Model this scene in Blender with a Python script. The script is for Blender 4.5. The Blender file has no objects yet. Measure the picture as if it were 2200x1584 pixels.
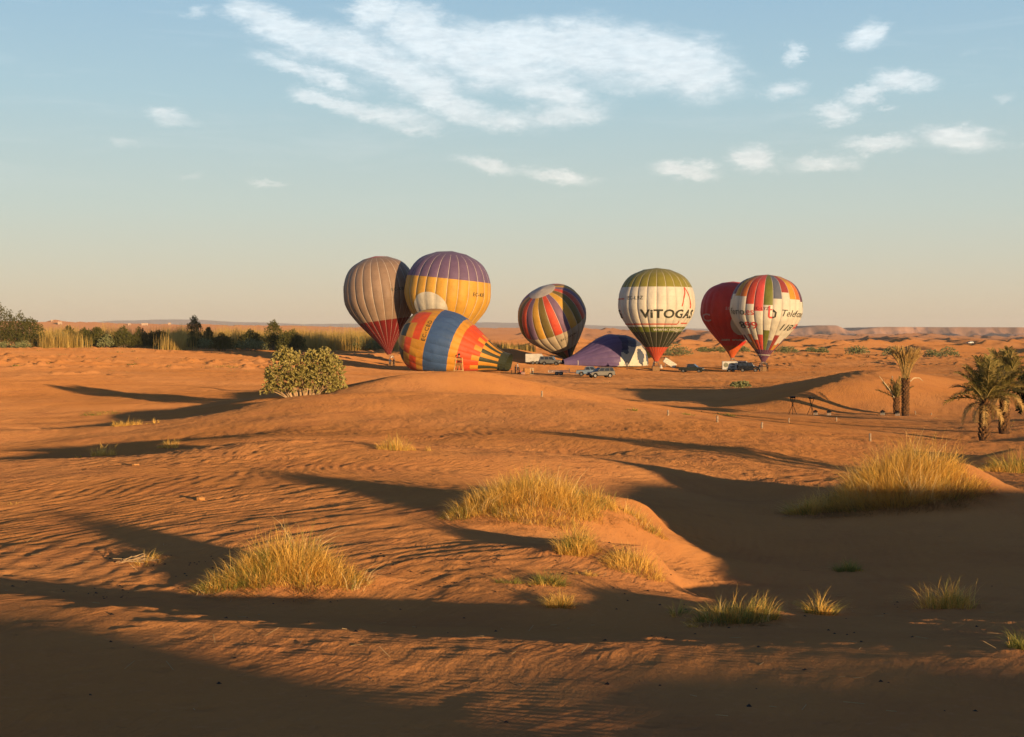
import bpy, bmesh, math, random
import numpy as np
from mathutils import Vector, Matrix

# ------------------------------------------------------------------ camera, sky, sun, exposure
scene = bpy.context.scene
COL = scene.collection
EYE = 7.5                      # eye level above the plain (m)
F = 3022.0                     # focal length in photo pixels (photo is 2200 wide)
HOR = 720.0                    # eye-level row of the photo
PITCH = math.atan((792.0 - HOR) / F)
cam_d = bpy.data.cameras.new("camera")
cam_d.sensor_width = 36.0
cam_d.lens = 36.0 * F / 2200.0
cam_d.clip_start = 0.2
cam_d.clip_end = 60000.0
cam = bpy.data.objects.new("camera", cam_d)
cam.location = (0, 0, EYE)
cam.rotation_euler = (math.pi / 2 - PITCH, 0, 0)
COL.objects.link(cam)
scene.camera = cam

SUN_AZ = math.radians(34.0)    # sun stands behind the camera, to its right
SUN_EL = math.radians(4.3)
SUN_H = np.array([math.sin(SUN_AZ), -math.cos(SUN_AZ)])
sd = bpy.data.lights.new("sun", 'SUN')
sd.energy = 5.0
sd.angle = math.radians(0.5)
sd.color = (1.0, 0.66, 0.33)
sun = bpy.data.objects.new("sun", sd)
sv = Vector((SUN_H[0] * math.cos(SUN_EL), SUN_H[1] * math.cos(SUN_EL), math.sin(SUN_EL)))
sun.rotation_euler = sv.to_track_quat('Z', 'Y').to_euler()
sun.location = sv * 100
COL.objects.link(sun)

scene.view_settings.view_transform = 'Standard'
scene.view_settings.look = 'None'
scene.view_settings.gamma = 1.0
scene.view_settings.use_curve_mapping = False
scene.view_settings.exposure = 0.68
scene.cycles.use_denoising = True
scene.cycles.max_bounces = 6
scene.cycles.diffuse_bounces = 3
scene.cycles.volume_bounces = 0
scene.cycles.transparent_max_bounces = 12
SKY_STRENGTH = 0.098


class NT:
    """small helper to write node trees"""
    def __init__(self, tree):
        self.t = tree
        self.n = tree.nodes
        self.l = tree.links

    def node(self, kind, **kw):
        nd = self.n.new(kind)
        for k, v in kw.items():
            if k.startswith('i_'):
                nd.inputs[k[2:].replace('_', ' ')].default_value = v
            else:
                setattr(nd, k, v)
        return nd

    def link(self, a, b):
        self.l.new(a, b)

    def val(self, x, sock):
        if isinstance(x, (int, float)):
            sock.default_value = x
        else:
            self.l.new(x, sock)

    def math(self, op, a, b=None, c=None, clamp=False):
        nd = self.n.new('ShaderNodeMath')
        nd.operation = op
        nd.use_clamp = clamp
        self.val(a, nd.inputs[0])
        if b is not None:
            self.val(b, nd.inputs[1])
        if c is not None:
            self.val(c, nd.inputs[2])
        return nd.outputs[0]

    def maprange(self, v, a, b, c=0.0, d=1.0, smooth=True):
        nd = self.n.new('ShaderNodeMapRange')
        nd.interpolation_type = 'SMOOTHSTEP' if smooth else 'LINEAR'
        self.val(v, nd.inputs[0])
        for k, x in zip((1, 2, 3, 4), (a, b, c, d)):
            nd.inputs[k].default_value = x
        return nd.outputs[0]

    def noise(self, vec, scale, detail=4.0, rough=0.55, dist=0.0, out=0):
        nd = self.n.new('ShaderNodeTexNoise')
        nd.inputs['Scale'].default_value = scale
        nd.inputs['Detail'].default_value = detail
        nd.inputs['Roughness'].default_value = rough
        nd.inputs['Distortion'].default_value = dist
        if vec is not None:
            self.l.new(vec, nd.inputs['Vector'])
        return nd.outputs[out]

    def mix(self, fac, a, b, blend='MIX'):
        nd = self.n.new('ShaderNodeMix')
        nd.data_type = 'RGBA'
        nd.blend_type = blend
        self.val(fac, nd.inputs[0])
        for x, s in ((a, nd.inputs[6]), (b, nd.inputs[7])):
            if isinstance(x, (tuple, list)):
                s.default_value = (*x[:3], 1.0)
            else:
                self.l.new(x, s)
        return nd.outputs[2]

    def combine(self, x, y, z):
        nd = self.n.new('ShaderNodeCombineXYZ')
        self.val(x, nd.inputs[0]); self.val(y, nd.inputs[1]); self.val(z, nd.inputs[2])
        return nd.outputs[0]


def build_world():
    w = bpy.data.worlds.new("World")
    scene.world = w
    w.use_nodes = True
    w.node_tree.nodes.clear()
    T = NT(w.node_tree)
    sky = T.node('ShaderNodeTexSky', sky_type='NISHITA')
    sky.sun_disc = False
    sky.sun_elevation = SUN_EL
    sky.sun_rotation = math.pi - SUN_AZ
    sky.altitude = 700
    sky.air_density = 1.0
    sky.dust_density = 1.0
    sky.ozone_density = 1.4
    # clouds: soft elongated puffs placed by compass direction and height above the horizon
    tc = T.node('ShaderNodeTexCoord')
    sep = T.node('ShaderNodeSeparateXYZ')
    T.link(tc.outputs['Generated'], sep.inputs[0])
    dx, dy, dz = sep.outputs
    az = T.math('MULTIPLY', T.math('ARCTAN2', dx, dy), 57.29578)
    el = T.math('MULTIPLY', T.math('ARCSINE', dz), 57.29578)
    base = T.combine(az, el, 0.0)
    # warp
    st = T.combine(T.math('MULTIPLY', az, 0.55), T.math('MULTIPLY', el, 1.25), 0.0)
    n1 = T.noise(st, 0.55, 5.0, 0.6, 0.4, out=1)
    sp1 = T.node('ShaderNodeSeparateXYZ'); T.link(n1, sp1.inputs[0])
    n2 = T.noise(st, 2.2, 5.0, 0.62, 0.5, out=1)
    sp2 = T.node('ShaderNodeSeparateXYZ'); T.link(n2, sp2.inputs[0])
    n3 = T.noise(T.combine(T.math('MULTIPLY', az, 0.9), T.math('MULTIPLY', el, 1.7), 5.0), 6.5, 5.0, 0.65, 0.4, out=1)
    sp3 = T.node('ShaderNodeSeparateXYZ'); T.link(n3, sp3.inputs[0])
    wx = T.math('ADD', T.math('MULTIPLY_ADD', sp1.outputs[0], 2.4, -1.2), T.math('MULTIPLY_ADD', sp2.outputs[0], 1.1, -0.55))
    wx = T.math('ADD', wx, T.math('MULTIPLY_ADD', sp3.outputs[0], 0.5, -0.25))
    wy = T.math('ADD', T.math('MULTIPLY_ADD', sp1.outputs[1], 1.0, -0.5), T.math('MULTIPLY_ADD', sp2.outputs[1], 0.5, -0.25))
    wy = T.math('ADD', wy, T.math('MULTIPLY_ADD', sp3.outputs[1], 0.26, -0.13))
    X = T.math('ADD', az, wx)
    Y = T.math('ADD', el, wy)
    total = None
    for (cx, cy, rx, ry, tilt, amp) in CLOUDS:
        # centre in photo pixels -> degrees
        a = math.degrees(math.atan((cx - 1100) / F))
        e = math.degrees(math.atan((HOR - cy) / F))
        ra, rb = math.degrees(rx / F), math.degrees(ry / F)
        ct, stt = math.cos(math.radians(tilt)), math.sin(math.radians(tilt))
        u = T.math('SUBTRACT', X, a)
        v = T.math('SUBTRACT', Y, e)
        p = T.math('ADD', T.math('MULTIPLY', u, ct / ra), T.math('MULTIPLY', v, stt / ra))
        q = T.math('ADD', T.math('MULTIPLY', u, -stt / rb), T.math('MULTIPLY', v, ct / rb))
        # flatter, crisper top and a soft underside
        d2 = T.math('ADD', T.math('MULTIPLY', p, p), T.math('MULTIPLY', q, q))
        g = T.math('MULTIPLY', T.math('EXPONENT', T.math('MULTIPLY', d2, -1.1)), amp)
        total = g if total is None else T.math('MAXIMUM', T.math('MULTIPLY_ADD', g, 0.35, total), g)
    fine = T.noise(T.combine(T.math('MULTIPLY', az, 0.8), T.math('MULTIPLY', el, 1.8), 3.0), 1.3, 7.0, 0.6, 0.3)
    dens = T.math('MULTIPLY', total, T.math('MULTIPLY_ADD', fine, 1.1, 0.45))
    mask = T.maprange(dens, 0.20, 0.98)
    wisp = T.noise(T.combine(T.math('MULTIPLY', az, 0.12), T.math('MULTIPLY', el, 0.9), 7.0), 1.1, 5.0, 0.6, 0.5)
    above = T.maprange(el, 3.0, 9.0)
    wm = T.math('MULTIPLY', T.math('MULTIPLY', T.maprange(wisp, 0.52, 0.8), above), 0.16)
    body = T.noise(T.combine(T.math('MULTIPLY', az, 0.5), T.math('MULTIPLY', el, 1.6), 1.0), 1.7, 6.0, 0.6, 0.3)
    cover = T.math('MAXIMUM', T.math('MULTIPLY', mask, T.maprange(body, 0.3, 0.62, 0.74, 1.0)), wm)
    cl = T.mix(T.maprange(el, 3.5, 12.0), CLOUD_LOW, CLOUD_HIGH)
    # desert dust pales and warms the low sky all round; overhead the ramp is darkened to deepen the shadows
    cr = T.node('ShaderNodeValToRGB')
    T.link(T.math('DIVIDE', T.math('MAXIMUM', el, 0.0), 90.0), cr.inputs[0])
    e = cr.color_ramp.elements
    for k, (deg, c) in enumerate(SKY_RAMP):
        x = e[k] if k < 2 else e.new(deg / 90.0)
        x.position = deg / 90.0
        x.color = (*c, 1.0)
    air = T.mix(0.12, cr.outputs[0], sky.outputs[0])
    shade = T.maprange(T.noise(T.combine(T.math('MULTIPLY', az, 0.6), T.math('MULTIPLY', el, 1.9), 11.0), 2.6, 5.0, 0.6, 0.3), 0.30, 0.70, 0.92, 1.04)
    cl = T.mix(1.0, cl, T.combine(shade, T.math('MULTIPLY_ADD', shade, 0.9, 0.1), T.math('MULTIPLY_ADD', shade, 0.8, 0.2)), 'MULTIPLY')
    colr = T.mix(cover, air, cl)
    bg = T.node('ShaderNodeBackground')
    T.link(colr, bg.inputs[0])
    bg.inputs[1].default_value = SKY_STRENGTH
    out = T.node('ShaderNodeOutputWorld')
    T.link(bg.outputs[0], out.inputs[0])
    w.cycles.sampling_method = 'MANUAL'
    w.cycles.sample_map_resolution = 512


# cloud puffs: photo column, photo row, half length, half height (px), tilt (deg), weight
CLOUDS = [
    (600, 70, 130, 40, -22, 1.0), (760, 120, 150, 45, -18, 1.0), (880, 175, 130, 40, -22, 0.9),
    (800, 40, 60, 45, 10, 0.9), (900, 70, 90, 60, -25, 1.0), (1000, 110, 130, 60, -15, 1.0),
    (1120, 95, 160, 45, 0, 1.05), (1260, 102, 170, 60, -4, 1.1), (1400, 128, 150, 66, -6, 1.1),
    (1500, 165, 110, 62, -5, 1.05), (1120, 150, 210, 40, -4, 0.75), (620, 150, 100, 26, -18, 0.85), (720, 185, 80, 20, -16, 0.8),
    (700, 225, 90, 22, -15, 0.9), (820, 250, 130, 25, -10, 0.85), (900, 285, 70, 16, -3, 0.7),
    (950, 225, 140, 34, -15, 0.85), (1060, 260, 120, 30, -8, 0.8), (1180, 200, 110, 36, -12, 0.85),
    (1220, 255, 100, 34, 0, 0.95), (1080, 190, 200, 40, 0, 0.45),
    (430, 45, 40, 18, 0, 0.6), (510, 30, 50, 22, -35, 0.6),
    (1050, 358, 75, 20, -12, 0.9), (1200, 378, 95, 20, -6, 0.95), (1470, 366, 90, 22, -4, 1.0),
    (1625, 350, 60, 28, -12, 1.0), (1770, 360, 80, 20, 0, 0.85), (1880, 325, 85, 22, 0, 0.95),
    (2070, 320, 95, 30, -4, 1.1), (1855, 95, 55, 40, 0, 0.95), (1715, 130, 30, 28, 20, 0.8),
    (1680, 205, 62, 24, 8, 0.85), (1795, 260, 55, 22, -3, 0.95), (1840, 225, 60, 20, 8, 0.85),
    (1935, 200, 78, 28, -2, 1.0), (1890, 252, 35, 12, 0, 0.6), (1325, 200, 50, 16, -4, 0.6),
    (2155, 242, 30, 14, 0, 0.55), (2085, 145, 40, 16, 0, 0.35),
    (355, 262, 48, 22, -8, 0.75), (380, 282, 70, 10, 0, 0.5), (270, 320, 60, 16, -14, 0.5),
    (570, 398, 60, 9, -2, 0.65), (405, 386, 36, 12, 0, 0.5), (270, 256, 40, 8, 0, 0.35),
]
SKY_RAMP = [(0.0, (4.7, 3.85, 2.6)), (1.2, (4.6, 4.0, 2.95)), (3.0, (4.15, 4.2, 3.5)), (5.0, (3.7, 4.3, 4.0)), (9.5, (2.8, 4.05, 4.6)),
            (13.5, (2.2, 3.55, 4.65)), (25.0, (0.60, 1.2, 2.4)), (50.0, (0.25, 0.52, 1.3)), (90.0, (0.17, 0.38, 1.05))]
CLOUD_LOW = (5.5, 5.5, 5.0)
CLOUD_HIGH = (5.2, 5.9, 6.3)
build_world()


# ------------------------------------------------------------------ helpers
def tag(o, label=None, cat=None, group=None, kind=None):
    if label: o['label'] = label
    if cat: o['category'] = cat
    if group: o['group'] = group
    if kind: o['kind'] = kind
    return o


def ray(px, py):
    """direction of a photo pixel"""
    cx = (px - 1100.0) / F
    cy = (792.0 - py) / F
    return np.array([cx, math.cos(PITCH) + math.sin(PITCH) * cy, -math.sin(PITCH) + math.cos(PITCH) * cy])


def at(px, py, Y):
    d = ray(px, py)
    k = Y / d[1]
    return np.array([d[0] * k, Y, EYE + d[2] * k])


# ---- numpy noise
def _hash(ix, iy, seed):
    h = (ix.astype(np.int64) * 374761393 + iy.astype(np.int64) * 668265263 + seed * 974634777) & 0xFFFFFFFF
    h = ((h ^ (h >> 13)) * 1274126177) & 0xFFFFFFFF
    h = h ^ (h >> 16)
    return (h & 0xFFFFFF).astype(np.float32) / np.float32(0xFFFFFF)


def vnoise(x, y, seed=0):
    """gradient noise, about -0.7..0.7"""
    x = np.asarray(x, dtype=np.float64); y = np.asarray(y, dtype=np.float64)
    ix = np.floor(x); iy = np.floor(y)
    fx = (x - ix).astype(np.float32); fy = (y - iy).astype(np.float32)
    u = fx * fx * fx * (fx * (fx * 6 - 15) + 10)
    v = fy * fy * fy * (fy * (fy * 6 - 15) + 10)
    def g(ox, oy):
        a = _hash(ix + ox, iy + oy, seed) * np.float32(2 * math.pi)
        return np.cos(a) * (fx - ox) + np.sin(a) * (fy - oy)
    n00, n10, n01, n11 = g(0, 0), g(1, 0), g(0, 1), g(1, 1)
    return (n00 * (1 - u) + n10 * u) * (1 - v) + (n01 * (1 - u) + n11 * u) * v


def fbm(x, y, octaves=4, seed=0, gain=0.5):
    s = 0; a = 1.0; f = 1.0
    for k in range(octaves):
        s = s + a * vnoise(x * f + 17.3 * k, y * f - 9.1 * k, seed + k)
        a *= gain; f *= 2.03
    return s


def sstep(x, a, b):
    t = np.clip((x - a) / (b - a), 0, 1)
    return t * t * (3 - 2 * t)
# ------------------------------------------------------------------ the ground
# measured heights: photo column, photo row, distance (m)
PIX = [
    # near dune in the shade, and its lit, nearly level top
    (0, 1584, 9.4), (550, 1584, 9.4), (1100, 1584, 9.5), (1650, 1584, 9.6), (2200, 1584, 9.8),
    (0, 1450, 11.7), (700, 1480, 11.3), (1400, 1480, 11.4), (2200, 1470, 11.6),
    (0, 1350, 13.8), (0, 1272, 15.9), (250, 1305, 14.9), (450, 1332, 14.2), (700, 1352, 13.75),
    (900, 1366, 13.5), (1100, 1372, 13.4), (1300, 1385, 13.1), (1600, 1395, 13.0), (2200, 1395, 13.1),
    (1600, 1345, 16.2), (1900, 1330, 17.0), (2200, 1325, 18.0),
    # trough behind it
    (0, 1255, 18.0), (300, 1286, 17.2), (600, 1316, 16.6), (900, 1335, 16.2), (1200, 1345, 16.2), (150, 1236, 19.1), (400, 1262, 18.3), (800, 1288, 17.5), (1050, 1300, 17.2),
    (0, 1180, 21.6), (0, 1080, 28.2), (300, 1180, 21.6), (700, 1235, 19.2), (900, 1230, 19.4), (1000, 1160, 23.0),
    (1300, 1250, 19.0), (1300, 1110, 26.2), (1000, 1050, 31.0), (600, 1100, 26.8), (600, 1020, 34.3),
    (200, 1020, 34.3), (200, 1100, 26.8), (1420, 1200, 21.6), (1530, 1235, 24.6), (1640, 1280, 22.6), (1480, 1285, 21.5), (1400, 1090, 29.0),
    # second crest
    (0, 990, 42), (130, 989, 42.5), (250, 983, 43), (350, 972, 43.3), (450, 960, 43.5), (650, 945, 44), (870, 960, 46), (1050, 965, 46),
    (1200, 975, 45), (1320, 992, 43), (1400, 1015, 41), (1455, 1045, 39),
    (0, 973, 64), (150, 967, 65), (290, 958, 64), (0, 955, 69), (150, 944, 70), (300, 938, 70), (430, 946, 59), (600, 942, 57), (800, 955, 54),
    (1250, 978, 53), (1400, 985, 50), (1500, 1030, 43.5), (1560, 1075, 40),
    # hollow on the right
    (1450, 1150, 29), (1600, 1200, 27.5), (1800, 1220, 26.5), (2000, 1270, 23), (1500, 1300, 21.3),
    (2150, 1200, 27), (1700, 1110, 34), (1900, 1110, 33.5), (1650, 1040, 42), (2190, 1080, 34.0),
    (2190, 1045, 37.5),
    # the long dune in the middle
    (300, 918, 86.5), (400, 914, 88), (120, 928, 86), (500, 902, 91), (200, 923, 86), (560, 885, 92),
    (0, 1010, 48), (150, 1008, 48.5), (290, 1003, 49), (400, 985, 50),
    (0, 942, 72.5), (300, 924, 73.5), (600, 900, 72), (900, 920, 66), (900, 880, 76), (1200, 920, 66),
    (1400, 945, 58), (1600, 965, 54), (1800, 1010, 47.5),
    (0, 930, 75), (125, 924, 76), (250, 915, 77), (330, 907, 78.5), (400, 898, 80), (480, 884, 81.5), (540, 868, 83), (650, 850, 84.5), (760, 845, 85.5), (870, 842, 86), (1000, 845, 85), (1150, 852, 83),
    (1300, 872, 78), (1450, 893, 74), (1600, 915, 70), (1750, 932, 67), (1880, 948, 64), (2050, 985, 58),
    (2200, 1020, 54),
    (0, 912, 97), (120, 902, 101), (300, 894, 105), (450, 878, 108), (500, 866, 105), (300, 866, 116), (150, 872, 115), (420, 860, 120), (1300, 872, 92), (1450, 888, 90), (1600, 905, 86), (1800, 932, 78),
    # its little summit
    (740, 846, 97), (800, 824, 101), (880, 803, 105), (950, 799, 106), (1030, 799, 106), (1110, 850, 100),
    (940, 806, 118), (700, 840, 112),
    # plain behind, right
    (1150, 842, 160), (1300, 862, 130), (1450, 880, 116), (1600, 900, 106), (1750, 915, 99), (1900, 932, 92),
    (2050, 945, 90), (2200, 955, 86), (1900, 893, 122), (2150, 905, 116), (1200, 832, 190),
    # dune on the right
    (1280, 858, 158), (1450, 853, 165), (1600, 838, 165), (1700, 824, 163), (1750, 814, 160), (1850, 798, 155), (1920, 796, 150),
    (1985, 812, 146), (2050, 834, 143), (2200, 852, 140),
    (1900, 801, 146), (1830, 812, 143), (1770, 828, 140), (1720, 846, 137), (1690, 866, 135), (1640, 868, 143), (1500, 864, 148), (1560, 858, 154),
    (1500, 876, 138), (1650, 882, 133), (1800, 884, 131), (1900, 886, 129), (2100, 891, 126),
    (1600, 825, 215), (1850, 825, 215), (2100, 825, 215),
    # left plain
    (640, 857, 101), (560, 861, 101), (0, 882, 112), (300, 850, 128), (0, 850, 135), (0, 800, 195), (300, 800, 195), (600, 800, 190),
    (0, 748, 440), (300, 748, 440), (600, 755, 420), (760, 760, 405), (200, 770, 300), (500, 775, 290), (740, 800, 222), (850, 790, 306), (860, 806, 230),
    (1100, 749, 350), (1090, 772, 312), (1409, 788, 308), (1440, 790, 306), (1380, 790, 309), (1470, 797, 298), (1300, 748, 420), (1450, 764, 400), (1700, 757, 490), (1950, 760, 480), (2200, 766, 450),
]
WORLD = [  # x, y, z outside the picture or on the flat
    (0, 0.3, 5.85), (2, 0.5, 5.35), (-2, 0.5, 5.9), (0, 4.5, 5.15), (-2.2, 5, 5.35), (2.2, 5, 4.9), (0, -2.5, 5.9), (3, -2, 5.4), (6, -2, 5.3),
    # crest behind the camera, to the right, that shades the foreground
    (2.5, -5, 6.1), (5, -5, 6.35), (7, -5, 6.45), (8.31, -5, 6.38), (8.9, -5, 6.17), (9.5, -5, 6.03), (10.1, -5, 6.03), (11, -5, 6.13), (12.2, -5, 6.18), (14.6, -5, 6.22),
    (17.4, -5, 6.2), (20, -5, 5.7), (6, -9, 5.3), (12, -9, 5.2), (19, -9, 5.2), (-4, -6, 6.3), (-9, -5, 6.2), (26, -7, 5.6), (18, 0, 4.9), (26, 0, 5.3),
    # crest to the right that shades the hollow
    (7.5, 5, 4.3), (9.8, 5, 4.1), (13, 5.2, 4.25), (15.5, 5.4, 4.45), (17.6, 5.5, 5.25), (21, 6, 6.15), (24.5, 6, 6.4), (29, 6, 6.3), (34, 6, 6.0),
    (6, 2, 4.7), (10, 1, 4.8), (12, 10, 4.1), (18, 12, 4.6), (24, 14, 5.0), (12, 18, 3.6), (18, 22, 3.7), (16, 32, 3.3), (22, 40, 3.0),
    (-7, 5, 5.6), (-9, 12, 5.0), (-14, 24, 3.9), (-22, 44, 3.6), (-30, 60, 3.1), (-40, 85, 2.9), (-60, 150, 2.5), (-90, 250, 3.4), (-140, 340, 3.8), (-200, 440, 3.6),
    (-20, 0, 6.0), (-30, -20, 5.0), (30, -25, 5.0), (0, -30, 5.0), (60, 0, 4.0), (-60, 30, 4.0), (0, -90, 4.0), (100, -40, 3.0), (-100, -40, 3.0),
    # high sand right of the picture that shades the palms
    (30, 50, 2.6), (36, 62, 2.4), (40, 84, 1.8), (47, 89, 2.0), (56, 96, 1.8), (70, 110, 1.6), (60, 60, 2.6), (45, 112, 0.9),
    (66, 116, 1.2), (60, 150, 1.2), (80, 200, 0.6), (110, 300, 0.3), (180, 450, 0.8),
]
for X_, Y_ in [(5, 200), (30, 210), (55, 215), (5, 250), (35, 250), (65, 260), (0, 290), (48, 300), (60, 290), (80, 300),
               (-14, 300), (-14, 330), (38, 330), (55, 335), (90, 360), (20, 350), (-5, 270)]:
    WORLD.append((X_, Y_, 0.0))
for th in (-2.4, -1.2, -0.7, -0.35, 0.0, 0.35, 0.7, 1.2, 2.4, 3.1):
    WORLD.append((math.sin(th) * 750, math.cos(th) * 750, 1.0 if th > 0.05 else 2.5))


def _rbf_coord(x, y):
    r = np.sqrt(x * x + y * y)
    return np.arctan2(x, y) * 1.0, np.log(r + 3.0) * 1.25


_pts = np.array([at(*p) for p in PIX] + [np.array(w, dtype=float) for w in WORLD])
_cu, _cv = _rbf_coord(_pts[:, 0], _pts[:, 1])
_C2 = 0.014 ** 2


def _phi(d2):
    return np.sqrt(d2 + _C2)


_n = len(_pts)
_A = np.zeros((_n + 3, _n + 3))
_A[:_n, :_n] = _phi((_cu[:, None] - _cu) ** 2 + (_cv[:, None] - _cv) ** 2) - np.eye(_n) * 0.0008
_A[:_n, _n] = 1; _A[:_n, _n + 1] = _cu; _A[:_n, _n + 2] = _cv
_A[_n:, :_n] = _A[:_n, _n:].T
_w = np.linalg.solve(_A, np.concatenate([_pts[:, 2], np.zeros(3)]))


def smooth_h(x, y):
    u, v = _rbf_coord(x, y)
    z = np.empty(u.shape)
    for a in range(0, len(u), 20000):
        s = slice(a, a + 20000)
        d2 = (u[s, None] - _cu) ** 2 + (v[s, None] - _cv) ** 2
        z[s] = _phi(d2) @ _w[:_n] + _w[_n] + _w[_n + 1] * u[s] + _w[_n + 2] * v[s]
    return z


# sand heaped up round the tussocks: x, y, rx, ry, height
MOUNDS = []


def far_h(x, y, r, th):
    """dune field and plateaus beyond the balloons"""
    w = sstep(r, np.interp(th, [-0.12, 0.0], [500, 340]), np.interp(th, [-0.12, 0.0], [800, 620]))
    def ridges(lam, ang, seed, steep=0.24):
        c, sn = math.cos(ang), math.sin(ang)
        u = (x * c + y * sn) / lam + 1.1 * fbm(x / (lam * 2.4), y / (lam * 2.4), 3, seed)
        f = u - np.floor(u)
        pr = np.where(f < steep, f / steep, (1 - f) / (1 - steep))
        hh = sstep(fbm(x / (lam * 1.3) + 3.1, y / (lam * 1.3), 2, seed + 7), -0.35, 0.5)
        return pr ** 1.3 * hh
    d1 = ridges(62.0, -0.45, 11, 0.2) * 5.0
    d2 = ridges(260.0, -0.35, 23) * 13.0
    d3 = ridges(30.0, -0.7, 29, 0.2) * 1.9
    side = 0.55 + 0.45 * sstep(th, -0.05, 0.08)
    z = w * (d1 * sstep(r, 350, 800) * side + d3 * (1 - sstep(r, 900, 1500)) - 1.2) + sstep(r, 900, 2200) * (d2 * side - 4)
    A = np.interp(th, [-0.6, -0.36, -0.25, -0.16, -0.06, 0.02, 0.10, 0.19, 0.3, 0.6],
                  [44, 42, 36, 33, 27, 24, 18, 4, 2, 2])
    hills = fbm(x / 900.0, y / 700.0, 4, 5)
    z = z + sstep(r, 1300, 3600) * A * (0.86 + 0.34 * hills)
    return z


def ground_h(x, y, detail=True):
    x = np.asarray(x, dtype=float).ravel(); y = np.asarray(y, dtype=float).ravel()
    r = np.sqrt(x * x + y * y)
    th = np.arctan2(x, y)
    z = np.where(r < 900, 0.0, 1.0 * (th > 0.05) + 2.5 * (th <= 0.05))
    m = r < 1000
    z[m] = smooth_h(x[m], y[m])
    for (mx, my, rx, ry, h) in MOUNDS:
        k = (np.abs(x - mx) < rx * 4) & (np.abs(y - my) < ry * 4)
        if k.any():
            d2 = ((x[k] - mx) / rx) ** 2 + ((y[k] - my) / ry) ** 2
            z[k] += h * np.exp(-d2)
    z += far_h(x, y, r, th) * (r > 330)
    if not detail:
        return z
    # gentle swells and wind lumps
    near = 1 - sstep(r, 55, 130)
    k = r < 700
    z[k] += sstep(y[k], 6, 12) * 0.10 * fbm(x[k] / 7.0, y[k] / 7.0, 2, 31) * sstep(r[k], 6, 30) + 0.22 * fbm(x[k] / 26.0, y[k] / 22.0, 3, 37) * sstep(r[k], 90, 200)
    k = (r < 420)
    calm = sstep(y, 5.0, 9.0)
    rough = sstep(fbm(x[k] / 14.0, y[k] / 14.0, 2, 41), -0.25, 0.35)
    lump = fbm(x[k] / 0.85, y[k] / 0.85, 3, 43)
    z[k] += 0.045 * lump * (0.35 + 0.65 * rough) * (0.5 + 0.5 * sstep(r[k], 12, 22)) * (1 + 1.6 * sstep(r[k], 90, 250)) * calm[k]
    # scruffy sand heaps on the plains
    k = (r > 170) & (r < 520)
    z[k] += 1.2 * np.clip(fbm(x[k] / 2.6, y[k] / 5.0, 3, 101) - 0.08, 0, 0.6) * sstep(fbm(x[k] / 30.0, y[k] / 36.0, 2, 103), -0.08, 0.22) * sstep(r[k], 170, 200) * (1 - sstep(r[k], 470, 520)) * ((np.abs(x[k] - 25) > 62) | (r[k] > 345) | (x[k] < -45))
    # wind ripples, with crests running away from the camera and to the right
    k = r < 120
    xx, yy = x[k], y[k]
    dirn = 0.30 * fbm(xx / 16.0, yy / 16.0, 2, 53)
    cx = np.cos(-0.42 + dirn); cy = np.sin(-0.42 + dirn)
    a_ = xx * cx + yy * cy
    b_ = -xx * cy + yy * cx
    dash = fbm(a_ / 0.24, b_ / 1.0, 2, 61) + 0.7 * fbm(a_ / 0.46 + 9, b_ / 1.7, 2, 67)
    ph = a_ * 2 * math.pi / 0.40 + 3.4 * fbm(xx / 2.2, yy / 2.2, 3, 47)
    patch = sstep(fbm(xx / 5.0, yy / 5.0, 3, 59), -0.3, 0.35)
    fade = calm[k] * (1 - sstep(r[k], 80, 120)) * (0.25 + 0.75 * sstep(r[k], 15.5, 23))
    z[k] += fade * (0.023 * dash * (0.35 + 0.65 * patch) + 0.006 * np.sin(ph) * (1 - 0.6 * patch))
    # trodden crust on the near crest: flat crumbs and prints
    k = (r < 24) & (y > 7)
    if k.any():
        xx, yy = x[k], y[k]
        n = fbm(xx / 0.55, yy / 0.30, 3, 83)
        m_ = sstep(r[k], 11.5, 13.5) * (1 - sstep(r[k], 19.5, 22)) * sstep(fbm(xx / 2.0 + 4, yy / 1.2, 2, 87), -0.25, 0.2)
        z[k] += 0.035 * np.clip(n - 0.05, 0, 0.5) * m_
        z[k] += 0.0022 * np.sin((yy * 0.96 + xx * 0.28) * 2 * math.pi / 0.13 + 2.5 * fbm(xx / 1.5, yy / 1.5, 2, 89)) * (1 - sstep(r[k], 13, 16))
    return z


def H(x, y):
    return float(ground_h([x], [y])[0])


def on_ground(px, py, y0=6.0, y1=1500.0):
    """first ground point seen through a photo pixel"""
    d = ray(px, py)
    Y = np.exp(np.linspace(math.log(y0), math.log(y1), 6000))
    X = d[0] / d[1] * Y
    Z = EYE + d[2] / d[1] * Y
    g = ground_h(X, Y, detail=False)
    hit = np.nonzero(Z <= g)[0]
    i = hit[0] if len(hit) else len(Y) - 1
    return np.array([X[i], Y[i], H(X[i], Y[i])])


def hit_xy(px, py):
    g = on_ground(px, py)
    return g[0], g[1]


# where the tussocks stand: photo column, photo row -> spot on the bare ground, then the heaped sand
SPOTS = {}


def spot(px, py):
    if (px, py) not in SPOTS:
        SPOTS[(px, py)] = hit_xy(px, py)
    return SPOTS[(px, py)]


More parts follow.
